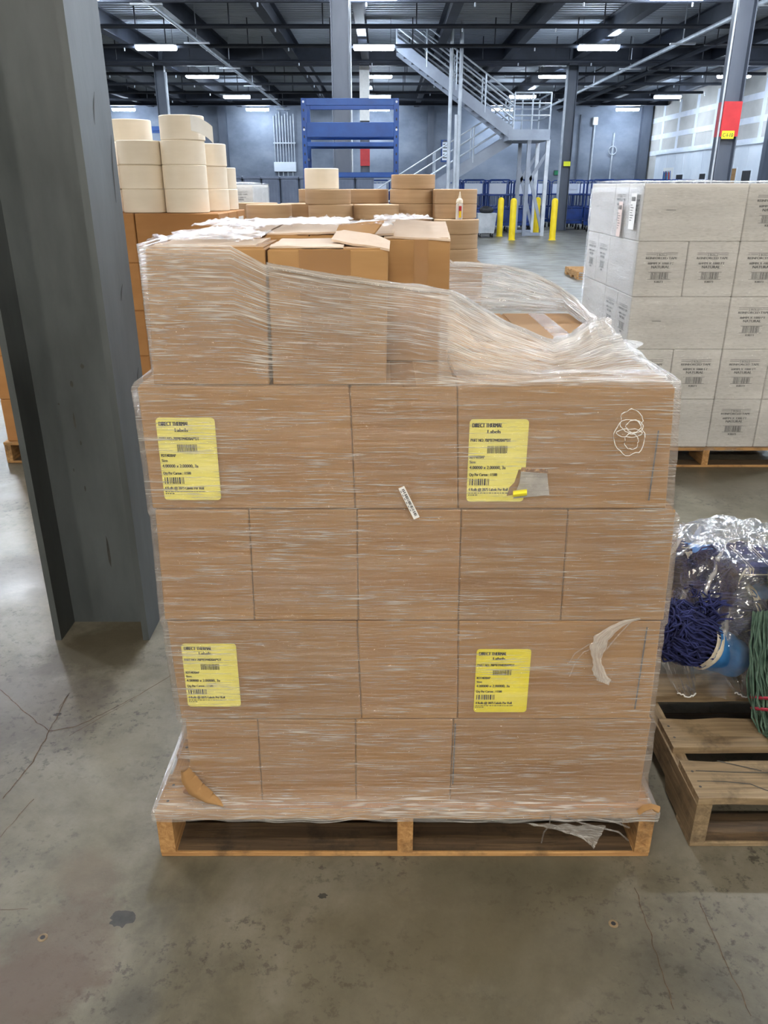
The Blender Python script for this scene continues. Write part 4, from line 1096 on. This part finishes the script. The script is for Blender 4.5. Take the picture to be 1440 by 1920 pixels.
# second, farther white stack
pallet('pine pallet under the farther white cartons behind the cream rolls', (-2.345, 7.99, 0), 1.1, 1.11, 'wood', slats(1.11, (.14, .09, .09, .09, .09, .14)), .1215, seed=12)
white_stack(-2.345, 8.0, .1235, 'of the farther white stack', 'cartons of the farther white stack')
wrap(-2.349, -1.241, 7.996, 9.104, .1, .1235+5*WH, 'clear stretch film around the farther white cartons behind the cream rolls')
# loose pallets whose corners show
pallet('pine pallet corner showing past the white carton stack on the open floor', (W(1081, 520, 14.6).x, 14.6, 0), 1.2, 1.0, 'wood', slats(1.0, (.14, .09, .09, .09, .14)), .14, seed=13)

# ================================================================== CARTONS WITH CREAM ROLLS
CX, CY, CW, CD, CHh = -2.272, 4.50, .460, .290, .257
pallet('orange pine pallet under the cartons with cream rolls', (-2.285, CY-.02, 0), 1.40, .89, 'wood', slats(.89, (.13, .09, .09, .09, .13)), .1295, seed=14)
me_c = MB().bbox(-CW/2+.003, CW/2-.003, -CD/2+.003, CD/2-.003, 0, CHh-.001, .005).mesh('body', 'card_new')
me_l = MB().box(0, .001, -.12, .05, .03, .22).mesh('carton_label', 'paper')
for L in range(5):
    for i in range(3):
        for j in range(3):
            t = thing('kraft_carton', 'plain fresh brown carton, %s layer of the %s below the cream rolls' % (ORD[L+1] if L < 4 else 'uppermost', ('front row' if j == 0 else 'labelled side' if i == 2 else 'hidden rows')), 'carton', (CX+CW*(i+.5), CY+CD*(j+.5), .1305+L*CHh), group='fresh brown cartons below the cream rolls')
            link('body', me_c, t)
            if i == 2: link('carton_label', me_l, t, (CW/2-.0025, .02, 0))
ZR = .1305+5*CHh
def roll_meshes(r, h, mat, rc):
    b = .004
    me = MB().lathe([(rc, 0), (r-b, 0), (r, b), (r, h-b), (r-b, h), (rc, h)], 40, close=True)
    o = me.build('paper', mat); shade_auto(o); m1 = o.data; bpy.data.objects.remove(o)
    o = MB().lathe([(rc-.006, .001), (rc, .001), (rc, h-.001), (rc-.006, h-.001)], 24, close=True).build('core', 'cream_dark'); shade_auto(o); m2 = o.data; bpy.data.objects.remove(o)
    return m1, m2
RC = roll_meshes(.118, .1195, 'cream', .04)
RK = roll_meshes(.150, .0915, 'kraft', .04)
def roll(ms, loc, name, label, group, rz=0):
    t = thing(name, label, 'paper roll', loc, rz, group)
    link('paper', ms[0], t); link('core', ms[1], t); return t
cg = 'cream paper rolls on the fresh cartons'
for cx, cy, n, lb in ((-1.325, 4.645, 3, 'in the short front column'), (-1.085, 4.645, 4, 'in the tall column with the unrolled sheet'), (-1.588, 4.72, 3, 'half hidden by the near steel column'), (-1.44, 4.925, 4, 'in the tall column standing behind'), (-1.04, 4.99, 3, 'in the rear column beside the farther white stack'), (-1.03, 5.24, 2, 'in the rearmost low column'), (-1.69, 5.0, 3, 'deep behind the near steel column')):
    for k in range(n):
        lab = '%s cream paper roll ' % ('lowest', 'second', 'third', 'topmost')[k] + lb
        if n == 4 and k == 3 and cx > -1.2: lab = 'topmost cream paper roll with a loose unrolled sheet corner'
        if n == 4 and k == 3 and cx < -1.2: lab = 'topmost cream paper roll of the column standing behind'
        t = roll(RC, (cx+random.uniform(-.004, .004), cy+random.uniform(-.004, .004), ZR+.0005+k*.120), 'cream_roll', lab, cg)
        if 'unrolled sheet corner' in lab:
            def fl(u, v):
                a = -.95+.0*u
                p = Vector((.119*math.cos(a), .119*math.sin(a), .119-.075*v)); q = Vector((.175, -.06, .065-.085*v)); m = Vector((.14, -.055, .10-.07*v))
                return p*(1-u)**2+m*2*u*(1-u)+q*u*u
            MB().grid(fl, 10, 4).build('loose_sheet', 'paper', t, True)

# ================================================================== KRAFT ROLLS
KX0, KX1, KY = -.93, .66, 5.40
pallet('pine pallet at the foot of the kraft roll cartons', (KX0, KY, 0), KX1-KX0, 1.06, 'wood', slats(1.06, (.14, .1, .1, .1, .1, .14)), .1295, seed=15)
me_k = MB().bbox(-.262, .262, -.262, .262, 0, .306, .005).mesh('body', 'card')
for L in range(3):
    for i in range(3):
        for j in range(2):
            t = thing('brown_carton', 'plain brown carton stacked under the board of kraft rolls', 'carton', (KX0+.265+i*.53, KY+.265+j*.53, .1305+L*.307), group='cartons under the kraft rolls'); link('body', me_k, t)
ZK = 1.0525
tag(MB().bbox(KX0, KX1, KY, KY+1.08, ZK, ZK+.02, .002).build('base_board', 'wood'), 'thin pale wooden board carrying the kraft rolls', 'board')
kg = 'kraft paper rolls on the wooden board'
ks = [(505, 5.56, 4, 'low column by the farther white stack'), (618, 5.56, 5, 'column under the cream roll'), (709, 5.56, 4, 'low column between the two tall ones'), (772, 5.81, 6, 'tallest column'), (855, 5.56, 3, 'low column carrying the glue bottle'), (562, 5.9, 4, 'low column behind'), (690, 5.95, 5, 'column behind the low one'), (600, 6.21, 5, 'column behind'), (480, 6.1, 4, 'column behind'), (830, 6.03, 5, 'column behind')]
kpos = {}
for px, cy, n, lb in ks:
    x = W(px, 400, cy-.05).x
    for k in range(n):
        roll(RK, (x+random.uniform(-.013, .013), cy+random.uniform(-.006, .006), ZK+.0205+k*.092), 'kraft_roll', '%s brown kraft paper roll in the ' % ('lowest', 'second', 'third', 'fourth', 'fifth', 'sixth')[k] + lb, kg, random.random()*6)
    kpos[px] = (x, cy, ZK+.0205+n*.092)
x, y, z = kpos[618]
R3 = roll_meshes(.112, .125, 'cream', .035)
roll(R3, (x-.05, y, z), 'cream_roll', 'single cream roll standing on top of the kraft rolls', None)
# two more rolls set back on the low column, glue bottle in front of them
x, y, z = kpos[855]
for k in range(2): roll(RK, (x+.006, y+.15, z+.0003+k*.092), 'kraft_roll', 'brown kraft paper roll set back behind the glue bottle', kg, k*2.0)
t = thing('glue_bottle', 'clear squeeze bottle with cream nozzle and red label on a kraft roll', 'bottle', (W(861, 403, 5.46).x, 5.462, z+.0005))
o = MB().lathe([(0, 0), (.021, 0), (.023, .004), (.023, .09), (.020, .10), (.012, .104)], 24).build('body', 'bottle', t); shade_auto(o)
o = MB().lathe([(.020, .099), (.022, .102), (.021, .118), (.015, .126), (.010, .13), (.006, .15), (.003, .168), (0, .17)], 20).build('nozzle_cap', 'cream', t); shade_auto(o)
MB().grid(lambda u, v: (.0236*math.sin((u-.5)*.8+.15), -.0236*math.cos((u-.5)*.8+.15), .012+.07*v), 6, 1).build('label_strip', 'red', t)
MB().grid(lambda u, v: (.0240*math.sin((u-.5)*.6+.15), -.0240*math.cos((u-.5)*.6+.15), .012+.04*v), 6, 1).build('label_strip', 'yellow', t)

# ================================================================== WEATHERED PALLET WITH MOPS
GX, GY, GH = .775, 1.50, .155
pallet('weathered grey wooden pallet under the bagged blue mops', (GX, GY, 0), 1.22, 1.02, 'wood_old', [(0, .138), (.195, .315), (.42, .535), (.63, .75), (.80, .90), (.92, 1.02)], GH, seed=5, rough=.004, fl=.02)
gp = [o for o in bpy.data.objects if o.get('label', '').startswith('weathered')][0]
gp.rotation_euler.z = .0
# crack in the front deck board
fb = [c for c in gp.children if c.name.startswith('deck_board')][0]
for pts in ([(.02, .062), (.09, .060), (.15, .052), (.18, .03), (.2, .022)], [(.03, .10), (.12, .095), (.25, .092), (.4, .085)], [(.10, .138), (.16, .115), (.2, .10)]):
    MB().tube([(x, y, GH+.0006) for x, y in pts], .0016, 4).build('crack', 'stain', fb)
def strand_bundle(mb, o, ax, L, R, n, rnd, r=.0028, loops=True, wig=.012):
    """yarn: strands lying around an axis and looping back at the open end"""
    ax = Vector(ax).normalized(); s1 = ax.cross(Vector((0, 0, 1))).normalized(); s2 = s1.cross(ax)
    for k in range(n):
        a = rnd.uniform(0, 6.283); rr = R*math.sqrt(rnd.uniform(.25, 1)); pts = []; m = 9
        a2 = a+rnd.uniform(-.9, .9); r2 = R*math.sqrt(rnd.uniform(.05, .7)); Lk = L*rnd.uniform(.82, 1.0)
        for i in range(m+1):
            q = i/m
            if q < .7: t = q/.7; p = ax*(Lk*t)+(s1*math.cos(a)+s2*math.sin(a))*(rr*(1+.12*math.sin(t*3)))
            else:
                t = (q-.7)/.3; aa = a+(a2-a)*t; r3 = rr+(r2-rr)*t
                p = ax*(Lk+.03*math.sin(t*math.pi)*L*4-.02*t)+(s1*math.cos(aa)+s2*math.sin(aa))*r3
            w = Vector((rnd.uniform(-1, 1), rnd.uniform(-1, 1), rnd.uniform(-1, 1)))*wig*(.3+q)
            pts.append(Vector(o)+p+w)
        mb.tube(pts, r, 5, False)
    if loops:   # coiled ends facing out
        for k in range(n//3):
            a = rnd.uniform(0, 6.283); c = ax*(L*.98)+(s1*math.cos(a)+s2*math.sin(a))*R*rnd.uniform(.1, .75)
            rad = R*rnd.uniform(.12, .42); e = ax*rnd.uniform(.0, .02); ph = rnd.uniform(0, 6)
            mb.tube([Vector(o)+c+e+(s1*math.cos(ph+q*.62)+s2*math.sin(ph+q*.62))*rad*(1-.04*q)+ax*.006*math.sin(q) for q in range(14)], r, 5, False)
def mop(label, o, ax, L, R, yarn='yarn', sleeve='fabric', n=95, seed=1, Ls=.16):
    rnd = random.Random(seed); o = Vector(o); ax = Vector(ax).normalized()
    t = thing('mop_head', label, 'mop', o, group='mop heads in clear bags')
    mb = MB(); strand_bundle(mb, (0, 0, 0), ax, L, R, int(n*1.7), rnd); mb.build('yarn', yarn, t, True, recalc=False)
    def cyl(x0, x1, R0, R1, bump, nm, mat):
        s1 = ax.cross(Vector((0, 0, 1))).normalized(); s2 = s1.cross(ax)
        def f(u, v):
            a = u*6.2832; rr = (R0+(R1-R0)*v)*(1+bump*noise.noise((math.cos(a)*2, math.sin(a)*2, v*3+seed)))
            return ax*(x0+(x1-x0)*v)+s1*rr*math.cos(a)+s2*rr*math.sin(a)*.85
        return MB().grid(f, 32, 8, True).build(nm, mat, t, True)
    if sleeve:
        cyl(-Ls, .015, R*.8, R*1.08, .12, 'sleeve', sleeve)
        cyl(.0, .03, R*1.09, R*1.10, .06, 'headband', 'band')
    # inner fill so no gaps show through the strands
    cyl(-Ls*.9, L*.86, R*.62, R*.74, .15, 'inner_yarn', yarn)
    return t
zt = GH+.004
mop('navy yarn mop with coiled ends, cream headband and light blue sleeve in bag front', W(1318, 1206, 1.99), (-.78, -.12, .42), .15, .080, seed=2, n=130, Ls=.13)
mop('navy yarn mop lying across the heap beside the green mop', (1.17, 2.16, zt+.13), (-.75, -.35, .28), .2, .085, seed=3, n=110)
mop('navy yarn mop at the back of the bag near the carton stack', (1.0, 2.36, zt+.22), (-1, -.25, .12), .24, .075, seed=4, n=110)
mop('navy yarn mop heaped on top of the bagged mops', (1.16, 2.22, zt+.26), (-.85, -.5, .12), .22, .085, seed=5, n=110)
mop('navy yarn mop low at the back of the pallet', (1.1, 2.42, zt+.09), (-1, .02, .04), .28, .085, seed=6, n=90)
mop('navy yarn mop at the outer side of the heap', (1.42, 2.3, zt+.12), (-.5, -.8, .1), .24, .10, seed=8, n=90)
g = mop('pale green yarn mop bundle with red bands hanging over the pallet edge', (1.178, 1.93, zt+.27), (-.05, -.42, -.62), .34, .12, yarn='yarn_green', sleeve=None, seed=7, n=260)
for q in (.24, .27):
    ax = Vector((-.05, -.42, -.62)).normalized(); s1 = ax.cross(Vector((0, 0, 1))).normalized(); s2 = s1.cross(ax)
    MB().tube([ax*q+(s1*math.cos(a)+s2*math.sin(a))*.128 for a in (i*.2618 for i in range(25))], .005, 5, False).build('red_tie', 'redband', g, True)
mop('navy yarn mop wedged in the middle of the bagged heap', (1.10, 2.10, zt+.20), (-.8, -.3, .1), .2, .08, seed=21, n=100)
mop('navy yarn mop filling the heap under the plaid cloth', (1.30, 2.12, zt+.16), (-.8, -.45, .05), .2, .09, seed=22, n=100)
# plaid folded cloth on top
pl = thing('plaid_cloth', 'folded dark blue plaid cloth with white lines on the mops', 'cloth', W(1420, 1064, 2.1))
MB().bbox(-.09, .22, -.08, .10, 0, .035, .014).build('folded_cloth', 'yarn', pl)
for k in range(5):
    for e in (0, .008): MB().box(-.06+k*.06+e, -.0588+k*.06+e, -.0805, .08, -.0004+.013, .0358).build('stripe', 'band', pl)
MB().box(-.09, .22, -.0808, -.0800, .016, .018).build('stripe', 'band', pl)
# clear bag draped over the heap: real crumpled sheet
def bag_h(x, y):
    h = 0
    for cx, cy, rx, ry, hh in ((1.10, 2.28, .30, .24, .40), (.93, 2.12, .19, .2, .24), (1.3, 2.3, .26, .3, .36), (.9, 2.36, .16, .16, .30)):
        d = ((x-cx)/rx)**2+((y-cy)/ry)**2
        if d < 1: h = max(h, hh*(1-d)**.42)
    return h
def bagf(u, v):
    a = u*2*math.pi; 
    cx, cy = 1.10, 2.21
    R = v
    rx = .39*(1+.10*noise.noise((math.cos(a)*2, math.sin(a)*2, 1))); ry = .335*(1+.08*noise.noise((math.cos(a)*2, math.sin(a)*2, 5)))
    x = cx+rx*R*math.cos(a); y = cy+ry*R*math.sin(a)
    prof = (1-R**3.2)
    z = zt+.012+.395*prof*(1+.10*noise.noise((x*7, y*7, 2)))
    x += .02*noise.noise((x*14, y*14, z*14)); y += .02*noise.noise((x*14+5, y*14, z*14)); z += .022*noise.noise((x*16, y*16, 9))*(R < .97)+.012*noise.noise((x*40, y*40, 3))
    return (x, y, max(z, zt+.004))
mb = MB().grid(bagf, 110, 50, True)
UVb = [(i/110*1.6, j/50*.6) for j in range(51) for i in range(110)]
BG = mk_film('plastic_bag', mb, 'bag', UVb)
tag(BG, 'large crinkled clear plastic bag draped over the blue mops', 'bag')
def lobe(px0, px1, pyt, pyb, D0):
    a = W(px0, pyt, D0); b = W(px1, pyt, D0); 
    def f(u, v):
        w = math.sin(max(.02, min(1, 1.0-.55*v**2))*math.pi/2)
        x = (a.x+b.x)/2+(u-.5)*(b.x-a.x)*(w*(1-.25*v))
        y = D0+.10-.20*v-.02*math.sin(u*math.pi)
        z = max(zt+.006, zt+.12*(1-v)**1.4+.006)+.012*abs(noise.noise((u*7, v*7, px0)))
        return (x, y, z)
    m = MB().grid(f, 24, 18)
    MB().tube([f(k/24, 1.0) for k in range(25)], .0022, 5, False).build('bag_hem', 'paper', BG, True)
    return mk_film('bag_skirt', m, 'bag', [(i/24*.4, j/18*.4) for j in range(19) for i in range(25)], None, BG)
lobe(1236, 1305, 1235, 1285, 2.02); lobe(1342, 1405, 1235, 1275, 2.02)
# small floor marks and anchors
for px, py, lb in ((1150, 1732, 'chipped'), (80, 1758, 'worn')):
    x, y = floor_xy(px, py)
    t = thing('floor_anchor', lb + ' grey anchor plug set in the concrete floor', 'anchor', (x, y, 0))
    MB().lathe([(.011, .0), (.010, .0012), (.006, .0012), (.005, .0008), (0, .0008)], 18).build('ring', 'wood_old', t)
    MB().lathe([(.0055, .001), (0, .001)], 12).build('hole', 'dark', t)
for px, py, r, lb in ((230, 1722, .03, 'dark irregular paint stain on the concrete floor'), (605, 1680, .011, 'small dark spot stain on the concrete floor'), (108, 1340, .012, 'small dark spot stain beside the near steel column')):
    x, y = floor_xy(px, py)
    fl_ = [o for o in bpy.data.objects if o.name == 'floor'][0]
    pts = [(x+r*math.cos(a)*(1+.45*noise.noise((math.cos(a)*2, math.sin(a)*2, px))), y+.7*r*math.sin(a)*(1+.5*noise.noise((math.cos(a)*3, math.sin(a)*3, py))), .0005) for a in (i*2*math.pi/28 for i in range(28))]
    o = MB().quad(*pts).build('stain', 'stain' if r < .04 else 'wood_dirt_shade', fl_); o['label'] = lb
# hairline cracks and joints drawn in the slab
fl_ = [o for o in bpy.data.objects if o.name == 'floor'][0]
for pts, w in (([(0, 1292), (40, 1330), (92, 1372), (150, 1360), (230, 1320), (330, 1262)], .0018), ([(92, 1372), (60, 1430), (0, 1505)], .0022), ([(0, 1570), (70, 1490)], .0012), ([(92, 1372), (130, 1300), (110, 1330)], .0012),
               ([(1190, 1665), (1215, 1740), (1240, 1820), (1268, 1900)], .0012), ([(1310, 1690), (1350, 1780), (1415, 1919)], .0013), ([(0, 1705), (62, 1704)], .0010), ([(130, 1380), (270, 1300)], .0010)):
    P = [Vector((*floor_xy(*p), .0007)) for p in pts]; mb = MB(); L = []
    for a, b in zip(P, P[1:]):
        for k in range(10):
            q = a.lerp(b, k/10); L.append(q+Vector((.006*noise.noise((q.x*30, q.y*30, 1)), .006*noise.noise((q.x*30, q.y*30, 5)), 0)))
    for a, b in zip(L, L[1:]):
        d = (b-a).normalized(); n_ = Vector((-d.y, d.x, 0))*w*(.6+.5*abs(noise.noise((a.x*50, a.y*50, 3))))
        mb.quad(a-n_, b-n_, b+n_, a+n_)
    mb.build('crack', 'wood_dirt_shade', fl_, recalc=False)
